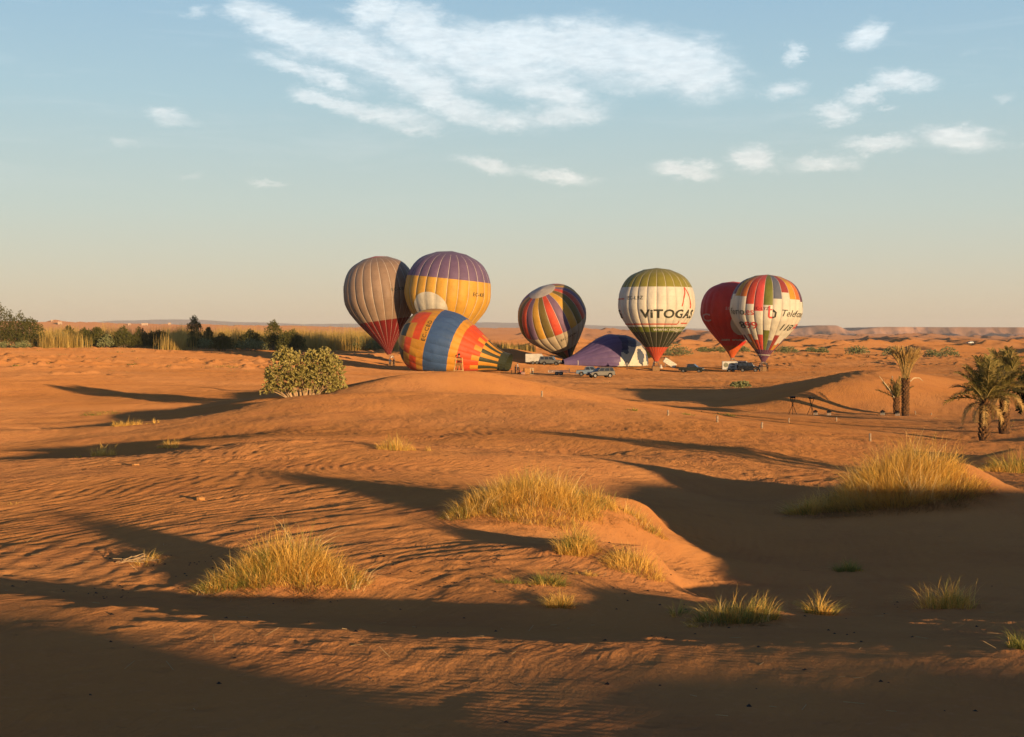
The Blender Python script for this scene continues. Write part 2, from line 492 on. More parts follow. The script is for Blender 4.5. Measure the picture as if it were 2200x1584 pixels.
_heaps = [
    (620, 1255, 0.95, 0.65, 0.40),
    (1140, 1112, 1.15, 0.85, 0.52),
    (1335, 1130, 1.1, 0.65, 0.30),
    (1240, 1180, 0.4, 0.35, 0.16),
    (1940, 1085, 2, 1.3, 0.95),
    (2080, 1075, 1.1, 0.9, 0.4),
    (1760, 1075, 1.1, 0.9, 0.35),
    (1370, 1215, 0.7, 0.6, 0.18),
    (1590, 1330, 0.75, 0.5, 0.16),
    (2040, 1300, 0.5, 0.4, 0.16),
    (2200, 1010, 2.2, 2, 0.8),
    (330, 1205, 0.35, 0.25, 0.10),
]
_found = [(spot(px, py), rx, ry, h) for (px, py, rx, ry, h) in _heaps]
for (sx_, sy_), rx_, ry_, h_ in _found:
    MOUNDS.append((sx_, sy_, rx_, ry_, h_))


def build_ground():
    rs = np.concatenate([
        np.linspace(1.0, 7.0, 50)[:-1],
        np.exp(np.linspace(math.log(7), math.log(62), 620))[:-1],
        np.exp(np.linspace(math.log(62), math.log(400), 300))[:-1],
        np.exp(np.linspace(math.log(400), math.log(3600), 250))[:-1],
        np.exp(np.linspace(math.log(3600), math.log(24000), 30))])
    f = 0.43
    ths = np.concatenate([np.linspace(-math.pi, -f, 60)[:-1], np.linspace(-f, f, 600), np.linspace(f, math.pi, 180)[1:-1]])
    nr, nt = len(rs), len(ths)
    R, T = np.meshgrid(rs, ths, indexing='ij')
    X = (R * np.sin(T)).ravel(); Y = (R * np.cos(T)).ravel()
    Z = ground_h(X, Y)
    co = np.empty((nr * nt + 1, 3), dtype=np.float32)
    co[:-1, 0] = X; co[:-1, 1] = Y; co[:-1, 2] = Z
    co[-1] = (0, 0, H(0.0, 0.01))
    i = np.arange(nr - 1)[:, None] * nt; j = np.arange(nt)[None, :]
    j2 = (j + 1) % nt
    quads = np.stack([i + j, i + j2, i + nt + j2, i + nt + j], axis=-1).reshape(-1, 4)[:, ::-1]
    c = np.arange(nt)
    tris = np.stack([np.full(nt, nr * nt), c, (c + 1) % nt], axis=-1)[:, ::-1]
    me = bpy.data.meshes.new("ground")
    me.vertices.add(len(co)); me.vertices.foreach_set('co', co.ravel())
    loops = np.concatenate([quads.ravel(), tris.ravel()]).astype(np.int32)
    me.loops.add(len(loops)); me.loops.foreach_set('vertex_index', loops)
    nq, nt3 = len(quads), len(tris)
    starts = np.concatenate([np.arange(nq) * 4, nq * 4 + np.arange(nt3) * 3]).astype(np.int32)
    me.polygons.add(nq + nt3)
    me.polygons.foreach_set('loop_start', starts)
    me.update(calc_edges=True)
    me.validate()
    me.polygons.foreach_set('use_smooth', np.ones(nq + nt3, dtype=bool))
    o = bpy.data.objects.new("ground", me)
    COL.objects.link(o)
    tag(o, kind='structure')
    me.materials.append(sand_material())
    return o


RUTS = [(-6, 236, 24, 204), (4, 222, 36, 196), (-10, 248, 20, 232), (22, 240, 62, 206), (-34, 196, -12, 214), (26, 122, 44, 108)]


def sand_material():
    m = bpy.data.materials.new("desert_sand")
    m.use_nodes = True
    T = NT(m.node_tree)
    bsdf = m.node_tree.nodes['Principled BSDF']
    tc = T.node('ShaderNodeTexCoord')
    P = tc.outputs['Object']
    big = T.noise(P, 0.035, 4, 0.6)
    mid = T.noise(P, 0.45, 4, 0.6)
    fin = T.noise(P, 9.0, 5, 0.65)
    c = T.mix(T.maprange(big, 0.35, 0.65), (0.425, 0.183, 0.057), (0.46, 0.215, 0.080))
    c = T.mix(T.math('MULTIPLY', T.maprange(mid, 0.42, 0.72), 0.45), c, (0.35, 0.145, 0.06))
    c = T.mix(T.math('MULTIPLY', T.maprange(fin, 0.5, 0.8), 0.35), c, (0.50, 0.25, 0.12))
    # the ground turns a duller brown with distance
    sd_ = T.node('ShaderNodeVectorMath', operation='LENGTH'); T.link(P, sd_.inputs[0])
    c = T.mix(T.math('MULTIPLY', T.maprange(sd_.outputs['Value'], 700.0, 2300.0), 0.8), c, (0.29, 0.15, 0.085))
    # dark flecks of old stalks and droppings
    fl = T.noise(P, 2.3, 6, 0.75)
    c = T.mix(T.math('MULTIPLY', T.maprange(fl, 0.64, 0.73), 0.6), c, (0.16, 0.09, 0.05))
    T.link(c, bsdf.inputs['Base Color'])
    bsdf.inputs['Roughness'].default_value = 1.0
    bsdf.inputs['Diffuse Roughness'].default_value = 1.0
    bsdf.inputs['Specular IOR Level'].default_value = 0.0
    b1 = T.noise(P, 26.0, 4, 0.7)
    b2 = T.noise(P, 5.0, 4, 0.65)
    # crisp wind ripples: narrow across, long along their crests
    sp = T.node('ShaderNodeSeparateXYZ'); T.link(P, sp.inputs[0])
    wz = T.noise(P, 0.35, 2, 0.5)
    ang_c, ang_s = 0.91, -0.41
    aa = T.math('ADD', T.math('MULTIPLY', sp.outputs[0], ang_c), T.math('MULTIPLY', sp.outputs[1], ang_s))
    bb = T.math('ADD', T.math('MULTIPLY', sp.outputs[0], -ang_s), T.math('MULTIPLY', sp.outputs[1], ang_c))
    aa = T.math('ADD', aa, T.math('MULTIPLY', wz, 1.6))
    rip = T.noise(T.combine(T.math('MULTIPLY', aa, 8.5), T.math('MULTIPLY', bb, 1.3), 0.0), 1.0, 2.0, 0.5)
    patch = T.maprange(T.noise(P, 0.22, 3, 0.6), 0.36, 0.62, 0.25, 1.0)
    rip = T.math('MULTIPLY', T.math('MULTIPLY', rip, patch), 0.046)
    # scattered prints and pits
    vo = T.node('ShaderNodeTexVoronoi'); vo.inputs['Scale'].default_value = 1.7; vo.inputs['Randomness'].default_value = 1.0
    T.link(P, vo.inputs['Vector'])
    pit = T.math('MULTIPLY', T.maprange(vo.outputs['Distance'], 0.0, 0.26), T.math('MULTIPLY', T.maprange(T.noise(P, 0.16, 3, 0.6), 0.46, 0.6), 0.042))
    h = T.math('ADD', T.math('MULTIPLY', b1, 0.012), T.math('MULTIPLY', b2, 0.030))
    h = T.math('ADD', h, T.math('ADD', rip, pit))
    # wheel ruts across the plain in front of the balloons
    ruts = None
    for (x0, y0, x1, y1) in RUTS:
        ln = math.hypot(x1 - x0, y1 - y0); ux, uy = (x1 - x0) / ln, (y1 - y0) / ln
        dd = T.math('ADD', T.math('MULTIPLY', sp.outputs[0], -uy), T.math('MULTIPLY_ADD', sp.outputs[1], ux, -(-uy * x0 + ux * y0)))
        dd = T.math('ADD', dd, T.math('MULTIPLY_ADD', big, 5.0, -2.5))
        al = T.math('ADD', T.math('MULTIPLY', sp.outputs[0], ux), T.math('MULTIPLY_ADD', sp.outputs[1], uy, -(ux * x0 + uy * y0)))
        inside = T.math('MULTIPLY', T.maprange(al, 0.0, 3.0), T.maprange(al, ln - 3.0, ln, 1.0, 0.0))
        two = T.math('SUBTRACT', T.math('ABSOLUTE', dd), 0.8)
        g = T.math('MULTIPLY', T.math('EXPONENT', T.math('MULTIPLY', T.math('MULTIPLY', two, two), -12.0)), inside)
        ruts = g if ruts is None else T.math('MAXIMUM', ruts, g)
    h = T.math('SUBTRACT', h, T.math('MULTIPLY', ruts, 0.16))
    bump = T.node('ShaderNodeBump')
    bump.inputs['Strength'].default_value = 1.0
    bump.inputs['Distance'].default_value = 1.0
    T.link(h, bump.inputs['Height'])
    T.link(bump.outputs[0], bsdf.inputs['Normal'])
    return m


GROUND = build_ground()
# ------------------------------------------------------------------ materials
def mat(name, color, rough=0.8, metal=0.0, spec=0.2, var=0.12, scale=3.0, bump=0.0, bscale=20.0, tone=None, emis=None):
    m = bpy.data.materials.new(name)
    m.use_nodes = True
    T = NT(m.node_tree)
    b = m.node_tree.nodes['Principled BSDF']
    tc = T.node('ShaderNodeTexCoord')
    P = tc.outputs['Object']
    c2 = tuple(max(0.0, v * (1 - var * 2.2)) for v in color)
    c3 = tuple(min(1.0, v * (1 + var)) for v in color)
    n = T.noise(P, scale, 4, 0.6)
    c = T.mix(T.maprange(n, 0.3, 0.7), c2, c3)
    if tone is not None:
        at_ = T.node('ShaderNodeAttribute', attribute_name='tone')
        c = T.mix(T.maprange(at_.outputs['Fac'], 0.0, 1.0, smooth=False), tone, c)
    T.link(c, b.inputs['Base Color'])
    b.inputs['Roughness'].default_value = rough
    b.inputs['Metallic'].default_value = metal
    b.inputs['Specular IOR Level'].default_value = spec
    if bump > 0:
        bn = T.noise(P, bscale, 4, 0.6)
        bp = T.node('ShaderNodeBump')
        bp.inputs['Strength'].default_value = 1.0
        bp.inputs['Distance'].default_value = bump
        T.link(bn, bp.inputs['Height'])
        T.link(bp.outputs[0], b.inputs['Normal'])
    return m


def obj(name, me, material=None, parent=None, loc=None):
    o = bpy.data.objects.new(name, me)
    COL.objects.link(o)
    if material is not None:
        for mm in (material if isinstance(material, (list, tuple)) else [material]):
            me.materials.append(mm)
    if parent is not None:
        o.parent = parent
    if loc is not None:
        o.location = loc
    return o


def empty(name, loc, rz=0.0, label=None, cat=None, group=None):
    o = bpy.data.objects.new(name, None)
    o.empty_display_size = 0.3
    COL.objects.link(o)
    o.location = loc
    o.rotation_euler = (0, 0, rz)
    tag(o, label, cat, group)
    return o


def mesh_np(name, co, faces, smooth=False, mats=None, tone=None):
    """mesh from arrays; faces: list of (n,k) index arrays"""
    me = bpy.data.meshes.new(name)
    co = np.asarray(co, dtype=np.float32)
    me.vertices.add(len(co)); me.vertices.foreach_set('co', co.ravel())
    if not isinstance(faces, (list, tuple)):
        faces = [faces]
    faces = [np.asarray(f, dtype=np.int32) for f in faces if len(f)]
    loops = np.concatenate([f.ravel() for f in faces])
    me.loops.add(len(loops)); me.loops.foreach_set('vertex_index', loops)
    st = []; k = 0
    for f in faces:
        st.append(k + np.arange(len(f)) * f.shape[1]); k += f.size
    st = np.concatenate(st).astype(np.int32)
    me.polygons.add(len(st)); me.polygons.foreach_set('loop_start', st)
    me.update(calc_edges=True)
    me.validate()
    if smooth:
        me.polygons.foreach_set('use_smooth', np.ones(len(me.polygons), dtype=bool))
    if mats is not None:
        me.polygons.foreach_set('material_index', np.asarray(mats, dtype=np.int32))
    if tone is not None:
        a = me.attributes.new('tone', 'FLOAT', 'FACE')
        a.data.foreach_set('value', np.asarray(tone, dtype=np.float32))
    return me


class MB:
    """collects simple solids into one mesh"""
    def __init__(self):
        self.v = []; self.f = []; self.m = []
        self.mi = 0

    def add(self, verts, faces):
        k = len(self.v)
        self.v += [tuple(p) for p in verts]
        self.f += [tuple(i + k for i in f) for f in faces]
        self.m += [self.mi] * len(faces)
        return self

    def box(self, c, s, M=None):
        x, y, z = [v / 2 for v in s]
        P = [Vector((c[0] + a * x, c[1] + b * y, c[2] + d * z)) for a in (-1, 1) for b in (-1, 1) for d in (-1, 1)]
        if M is not None: P = [M @ p for p in P]
        return self.add(P, [(0, 1, 3, 2), (4, 6, 7, 5), (0, 4, 5, 1), (2, 3, 7, 6), (0, 2, 6, 4), (1, 5, 7, 3)])

    def tube(self, pts, rad, n=6, cap=True):
        pts = [Vector(p) for p in pts]
        rads = rad if isinstance(rad, (list, tuple)) else [rad] * len(pts)
        vs = []; fs = []
        for i, p in enumerate(pts):
            d = (pts[min(i + 1, len(pts) - 1)] - pts[max(i - 1, 0)]).normalized()
            a = d.orthogonal().normalized() if i == 0 else (a - d * a.dot(d)).normalized()
            b = d.cross(a)
            for k in range(n):
                t = 2 * math.pi * k / n
                vs.append(p + (a * math.cos(t) + b * math.sin(t)) * rads[i])
        for i in range(len(pts) - 1):
            for k in range(n):
                k2 = (k + 1) % n
                fs.append((i * n + k, i * n + k2, (i + 1) * n + k2, (i + 1) * n + k))
        if cap:
            fs.append(tuple(range(n))[::-1]); fs.append(tuple((len(pts) - 1) * n + k for k in range(n)))
        return self.add(vs, fs)

    def prism(self, poly, y0, y1, scale_top=None):
        """polygon in x,z extruded along y"""
        n = len(poly)
        vs = [(x, y0, z) for x, z in poly] + [(x, y1, z) for x, z in poly]
        fs = [tuple(range(n)), tuple(range(n, 2 * n))[::-1]]
        fs += [(i, n + i, n + (i + 1) % n, (i + 1) % n) for i in range(n)]
        return self.add(vs, fs)

    def mesh(self, name, smooth=False, bevel=0.0):
        me = bpy.data.meshes.new(name)
        me.from_pydata(self.v, [], self.f)
        me.polygons.foreach_set('material_index', self.m)
        bm = bmesh.new(); bm.from_mesh(me)
        if bevel > 0:
            bmesh.ops.bevel(bm, geom=[e for e in bm.edges if len(e.link_faces) == 2 and e.calc_face_angle(0) > 0.5], offset=bevel, segments=1, affect='EDGES', clamp_overlap=True)
        bmesh.ops.recalc_face_normals(bm, faces=bm.faces)
        bm.to_mesh(me); bm.free()
        if smooth:
            me.polygons.foreach_set('use_smooth', np.ones(len(me.polygons), dtype=bool))
        me.update()
        return me

    def build(self, name, material, parent=None, smooth=False, bevel=0.0, loc=None):
        return obj(name, self.mesh(name, smooth, bevel), material, parent, loc)


def copy_tree(o, parent=None):
    c = o.copy()
    COL.objects.link(c)
    if parent is not None: c.parent = parent
    for ch in list(o.children):
        copy_tree(ch, c)
    return c


# ------------------------------------------------------------------ far hills, mesa, haze
def grid_mesh(name, X, Y, Z, smooth=True):
    n, m = X.shape
    co = np.stack([X.ravel(), Y.ravel(), Z.ravel()], -1)
    i = np.arange(n - 1)[:, None] * m; j = np.arange(m - 1)[None, :]
    q = np.stack([i + j, i + j + 1, i + m + j + 1, i + m + j], -1).reshape(-1, 4)
    return mesh_np(name, co, q, smooth)


def build_mesa():
    n, m = 130, 520
    xs = np.linspace(950, 5200, m); ds = np.linspace(0, 1, n)
    X, Dn = np.meshgrid(xs, ds)
    front = 6000 + 170 * fbm(X / 900.0, X * 0, 3, 91) + 60 * fbm(X / 210.0, X * 0 + 5, 3, 92)
    Y = front - 420 + Dn * 1100
    px = 1100 + X / 6000 * F
    top = np.interp(px, [1580, 1660, 1700, 1755, 1795, 1822, 1836, 1870, 1900, 2200, 2500, 3200, 3800],
                    [2, 12, 26, 41, 41, 22, 22, 32, 35.5, 34, 35, 33, 20]) * 1.18
    d = (Y - front)                         # distance behind the rim
    talus = np.clip(1 + d / 380.0, 0, 1)    # ramp up to the rim
    ramp = talus ** 1.5 * 0.62 + 0.38 * sstep(d, -55, 0)
    gul = np.abs(fbm(X / 120.0 + Y / 900.0, Y / 700.0, 4, 95)) * 2.0
    Z = top * ramp - 24 * gul * sstep(talus, 0.02, 0.5) * (1 - sstep(d, -30, 60)) * (top / 38.0) + 1.2 * fbm(X / 60.0, Y / 60.0, 3, 97)
    Z = np.where(d > 0, top + 0.8 * fbm(X / 80.0, Y / 80.0, 2, 98), Z) - 4.0 * (1 - ramp)
    o = obj('mesa_hills', grid_mesh('mesa_hills', X, Y, Z), mat('mesa_rock', (0.40, 0.225, 0.145), 1.0, var=0.2, scale=0.008))
    tag(o, kind='structure')
    # faint mountains at the edge of sight
    n, m = 30, 400
    xs = np.linspace(-12500, 7000, m); Yv = np.linspace(21000, 23500, n)
    X, Y = np.meshgrid(xs, Yv)
    px = 1100 + X / 22000 * F
    h = np.interp(px, [-500, 0, 150, 230, 330, 430, 520, 640, 900, 1040, 1130, 1180, 1300, 1420, 1800],
                  [120, 130, 150, 205, 228, 215, 185, 165, 165, 188, 178, 165, 135, 110, 60])
    prof = np.sin(np.clip((Y - 21000) / 2500, 0, 1) * math.pi) ** 0.8
    Z = (h * 1.15 + 14 * fbm(X / 700.0, Y / 700.0, 4, 99)) * prof - 6
    o = obj('far_mountains', grid_mesh('far_mountains', X, Y, Z), mat('far_rock', (0.28, 0.18, 0.13), 1.0, var=0.12, scale=0.003))
    tag(o, kind='structure')


build_mesa()


def build_haze():
    mb = MB()
    mb.box((0, 0, 115), (52000, 52000, 350))
    m = bpy.data.materials.new('desert_haze')
    m.use_nodes = True
    m.node_tree.nodes.clear()
    T = NT(m.node_tree)
    v = T.node('ShaderNodeVolumePrincipled')
    v.inputs['Color'].default_value = (0.92, 0.92, 0.94, 1)
    v.inputs['Density'].default_value = 4.0e-5
    v.inputs['Anisotropy'].default_value = 0.0
    out = T.node('ShaderNodeOutputMaterial')
    T.link(v.outputs[0], out.inputs['Volume'])
    o = mb.build('haze', m)
    tag(o, kind='stuff')


build_haze()
# ------------------------------------------------------------------ hot-air balloons
PROFILE = [(0, 0.0), (.004, .18), (.018, .33), (.035, .43), (.07, .63), (.12, .78), (.20, .905), (.30, .98), (.41, 1.0),
           (.51, .935), (.61, .785), (.69, .635), (.78, .45), (.85, .30), (.93, .15), (1.0, .05)]
_pt = np.array([p[0] for p in PROFILE]); _pr = np.array([p[1] for p in PROFILE])


def prof_r(t):
    """smooth radius profile (monotone cubic through the points)"""
    t = np.asarray(t, dtype=float)
    h = np.diff(_pt); dl = np.diff(_pr) / h
    m = np.zeros(len(_pt))
    for i in range(1, len(_pt) - 1):
        if dl[i - 1] * dl[i] > 0:
            w1, w2 = 2 * h[i] + h[i - 1], h[i] + 2 * h[i - 1]
            m[i] = (w1 + w2) / (w1 / dl[i - 1] + w2 / dl[i])
    m[0] = dl[0]; m[-1] = dl[-1]
    k = np.clip(np.searchsorted(_pt, t, side='right') - 1, 0, len(_pt) - 2)
    s = (t - _pt[k]) / h[k]
    return ((1 + 2 * s) * (1 - s) ** 2 * _pr[k] + s * (1 - s) ** 2 * h[k] * m[k] + s * s * (3 - 2 * s) * _pr[k + 1] + s * s * (s - 1) * h[k] * m[k + 1])


FABRIC = {}


def fabric(name, color, tr=0.10):
    if name in FABRIC: return FABRIC[name]
    m = bpy.data.materials.new(name + '_fabric')
    m.use_nodes = True
    T = NT(m.node_tree)
    b = m.node_tree.nodes['Principled BSDF']
    tc = T.node('ShaderNodeTexCoord')
    P = tc.outputs['Object']
    n = T.noise(P, 0.35, 5, 0.65)
    n2 = T.noise(P, 2.2, 4, 0.6)
    c = T.mix(T.maprange(n, 0.3, 0.72), tuple(v * 0.80 for v in color), color)
    c = T.mix(T.math('MULTIPLY', T.maprange(n2, 0.55, 0.75), 0.25), c, tuple(v * 0.72 for v in color))
    # sewn horizontal seams
    sp = T.node('ShaderNodeSeparateXYZ'); T.link(P, sp.inputs[0])
    fr = T.math('FRACT', T.math('MULTIPLY', sp.outputs[2], 0.71))
    seam = T.math('LESS_THAN', fr, 0.035)
    c = T.mix(T.math('MULTIPLY', seam, 0.22), c, tuple(v * 0.5 for v in color))
    T.link(c, b.inputs['Base Color'])
    b.inputs['Roughness'].default_value = 0.55
    b.inputs['Specular IOR Level'].default_value = 0.25
    b.inputs['Sheen Weight'].default_value = 0.05
    bn = T.noise(P, 0.9, 5, 0.6)
    bp = T.node('ShaderNodeBump')
    bp.inputs['Strength'].default_value = 0.5
    bp.inputs['Distance'].default_value = 0.25
    T.link(bn, bp.inputs['Height'])
    T.link(bp.outputs[0], b.inputs['Normal'])
    FABRIC[name] = m
    return m


CREAM = fabric('cream', (0.62, 0.57, 0.46))
TAPE = fabric('seam_tape', (0.60, 0.52, 0.44))
INK = fabric('dark_print', (0.045, 0.045, 0.03))
NG = 24


class Balloon:
    def __init__(self, name, label, mouth, crown_dir, R, Hh, base, face=0.0, bulge=0.038, droop=None, wrinkle=0.005, mouth_r=0.0, cat='hot-air balloon'):
        """mouth: world point of the envelope's mouth; crown_dir: axis from mouth to crown; base: ground point"""
        self.root = empty(name, base, 0, label, cat, 'hot-air balloons on the sand')
        self.base = np.array(base, dtype=float)
        self.mouth = np.array(mouth, dtype=float)
        a = np.array(crown_dir, dtype=float); a /= np.linalg.norm(a)
        self.a = a
        # e1 points from the axis to the viewer, e2 to the viewer's right
        v = np.array([-self.mouth[0], -self.mouth[1], 0.0]); v /= np.linalg.norm(v)
        e1 = v - a * v.dot(a); e1 /= np.linalg.norm(e1)
        e2 = np.cross(a, e1)
        if e2[0] * 1.0 < 0 and abs(a[2]) > 0.5: e2 = -e2
        self.e1, self.e2 = e1, e2
        self.R, self.Hh, self.face, self.bulge = R, Hh, face, bulge
        self.droop = droop
        self.wrinkle = wrinkle
        self.mouth_r = mouth_r

    def surf(self, th, t, off=0.0):
        """world points for angle th (0 faces the viewer, + to the right) and t (0 crown .. 1 mouth)"""
        th = np.asarray(th, dtype=float); t = np.asarray(t, dtype=float)
        g = (th - self.face) / (2 * math.pi / NG)
        s = g - np.floor(g)
        sc = np.sqrt(np.clip(4 * s * (1 - s), 0, 1))
        r = (prof_r(t) + self.mouth_r * t ** 7) * self.R
        b = 1 + self.bulge * (sc - 0.75) * np.clip(0.35 + 0.9 * t, 0, 1.0) * sstep(t, 0.0, 0.15)
        ax = (1 - t) * self.Hh
        if self.wrinkle > 0:
            cx, cy, cz = np.cos(th) * 1.6, np.sin(th) * 1.6, t * 5
            b = b + self.wrinkle * (fbm(cx * 1.3 + cz, cy * 1.3 - cz * 0.7, 3, 71) + 0.5 * np.abs(vnoise(cx * 4 + cz * 2, cy * 4 + cz * 1.3, 77)))
        dt = 0.004
        sl = (prof_r(np.clip(t + dt, 0, 1)) - prof_r(np.clip(t - dt, 0, 1))) * self.R / ((np.clip(t + dt, 0, 1) - np.clip(t - dt, 0, 1)) * -self.Hh)
        nrm = 1 / np.sqrt(1 + sl * sl)
        rr = r * b + off * nrm
        ax = ax - off * sl * nrm
        P = (self.mouth[None, :] + ax[:, None] * self.a + (rr * np.cos(th))[:, None] * self.e1 + (rr * np.sin(th))[:, None] * self.e2)
        if self.droop is not None:
            P = self.droop(P, th, t, off)
        return P

    def envelope(self, colour, cuts, segs=4, rows=26, tape=True, mats=None):
        """one mesh per gore; colour(g, t, th) -> material"""
        base_t = np.concatenate([np.linspace(0.0, 0.12, 7), np.linspace(0.12, 1.0, rows)])
        for g in range(NG):
            c = cuts(g) if callable(cuts) else cuts
            ts = np.unique(np.round(np.concatenate([base_t, np.array(c, dtype=float)]), 5))
            # drop rows that nearly coincide with a cut
            keep = [ts[0]]
            for x in ts[1:]:
                if x - keep[-1] < 0.006 and x not in np.round(c, 5):
                    continue
                keep.append(x)
            ts = np.array(keep)
            w = 2 * math.pi / NG
            ss = np.linspace(0, 1, segs + 1)
            if tape: ss = np.concatenate([[0, 0.022], ss[1:-1], [0.978, 1.0]])
            ths = self.face + (g + ss) * w
            TT, SS = np.meshgrid(ts, np.clip(ths, self.face + g * w + 1e-6, self.face + (g + 1) * w - 1e-6), indexing='ij')
            P = self.surf(SS.ravel(), TT.ravel()) - self.base
            n, m = TT.shape
            i = np.arange(n - 1)[:, None] * m; j = np.arange(m - 1)[None, :]
            q = np.stack([i + j, i + j + 1, i + m + j + 1, i + m + j], -1).reshape(-1, 4)
            tm = (ts[:-1] + ts[1:]) / 2
            sm = (ss[:-1] + ss[1:]) / 2
            ml = []; idx = []
            for a_, tt in enumerate(tm):
                for b_, s_ in enumerate(sm):
                    if tape and (b_ == 0 or b_ == len(sm) - 1) and tt > 0.03:
                        mm = TAPE
                    else:
                        mm = colour(g, tt, self.face + (g + s_) * w)
                    if mm not in ml: ml.append(mm)
                    idx.append(ml.index(mm))
            me = mesh_np('gore', P, q, True, idx)
            for k in ('seam',):
                pass
            obj('gore', me, ml, self.root)

    def print_text(self, name, body, th, t, size, material, italic=0.0, bold=0.0, squeeze=1.0, align='LEFT', spacing=1.0, off=0.05, rot=0.0):
        cu = bpy.data.curves.new(name, 'FONT')
        cu.body = body
        cu.size = size
        cu.shear = italic
        cu.offset = bold
        cu.space_character = spacing
        cu.align_x = align
        cu.resolution_u = 3
        to = bpy.data.objects.new(name, cu)
        COL.objects.link(to)
        dg = bpy.context.evaluated_depsgraph_get()
        me = bpy.data.meshes.new_from_object(to.evaluated_get(dg))
        bpy.data.objects.remove(to)
        self._wrap(me, name, th, t, material, squeeze, off, rot)

    def print_shape(self, name, polys, th, t, material, off=0.05, rot=0.0):
        """polys: quads / polygons in metres on the fabric"""
        mb = MB()
        for p in polys:
            mb.add([(x, y, 0) for x, y in p], [tuple(range(len(p)))])
        me = bpy.data.meshes.new(name)
        me.from_pydata(mb.v, [], mb.f)
        self._wrap(me, name, th, t, material, 1.0, off, rot)

    def _wrap(self, me, name, th0, t0, material, squeeze, off, rot):
        bm = bmesh.new(); bm.from_mesh(me)
        bmesh.ops.remove_doubles(bm, verts=bm.verts, dist=1e-4)
        if len(bm.verts) == 0:
            bm.free(); return
        xs = [v.co.x for v in bm.verts]; ys = [v.co.y for v in bm.verts]
        step = 0.35
        for ax, lo, hi in ((0, min(xs), max(xs)), (1, min(ys), max(ys))):
            k = lo + step
            while k < hi:
                co = Vector((k, 0, 0)) if ax == 0 else Vector((0, k, 0))
                no = Vector((1, 0, 0)) if ax == 0 else Vector((0, 1, 0))
                bmesh.ops.bisect_plane(bm, geom=bm.verts[:] + bm.edges[:] + bm.faces[:], plane_co=co, plane_no=no, dist=1e-5)
                k += step
        bm.to_mesh(me); bm.free()
        co = np.empty(len(me.vertices) * 3, dtype=np.float32)
        me.vertices.foreach_get('co', co); co = co.reshape(-1, 3)
        x = co[:, 0] * squeeze; y = co[:, 1]
        cr, sr = math.cos(rot), math.sin(rot)
        x, y = x * cr - y * sr, x * sr + y * cr
        # distance along the meridian -> t
        tt = np.linspace(0.001, 1, 500)
        rr = prof_r(tt) * self.R; zz = (1 - tt) * self.Hh
        arc = np.concatenate([[0], np.cumsum(np.hypot(np.diff(rr), np.diff(zz)))])
        a0 = np.interp(t0, tt, arc)
        t = np.interp(a0 - y, arc, tt)
        rloc = prof_r(np.full(1, t0))[0] * self.R
        P = self.surf(th0 + x / rloc, t, off) - self.base
        me.vertices.foreach_set('co', P.astype(np.float32).ravel())
        me.polygons.foreach_set('use_smooth', np.ones(len(me.polygons), dtype=bool))
        me.update()
        me.materials.clear()
        obj(name, me, material, self.root)

    def band(self, name, t0, t1, th0, th1, material, off=0.05, n=60, wave=0.0):
        ths = np.linspace(th0, th1, n)
        TT = np.stack([np.full(n, t0), np.full(n, t1)]) + wave * np.sin(ths * 24)[None, :] * 0
        SS = np.stack([ths, ths])
        P = self.surf(SS.ravel(), TT.ravel(), off) - self.base
        j = np.arange(n - 1)
        q = np.stack([j, j + 1, n + j + 1, n + j], -1)
        obj(name, mesh_np(name, P, q, True), material, self.root)


WICKER = mat('wicker', (0.30, 0.17, 0.075), 0.8, var=0.25, scale=14.0, bump=0.03, bscale=30)
LEATHER = mat('dark_leather', (0.06, 0.035, 0.025), 0.6)
STEEL = mat('burner_steel', (0.42, 0.40, 0.38), 0.35, 0.9)
ROPE = mat('wire_rope', (0.25, 0.22, 0.18), 0.8)


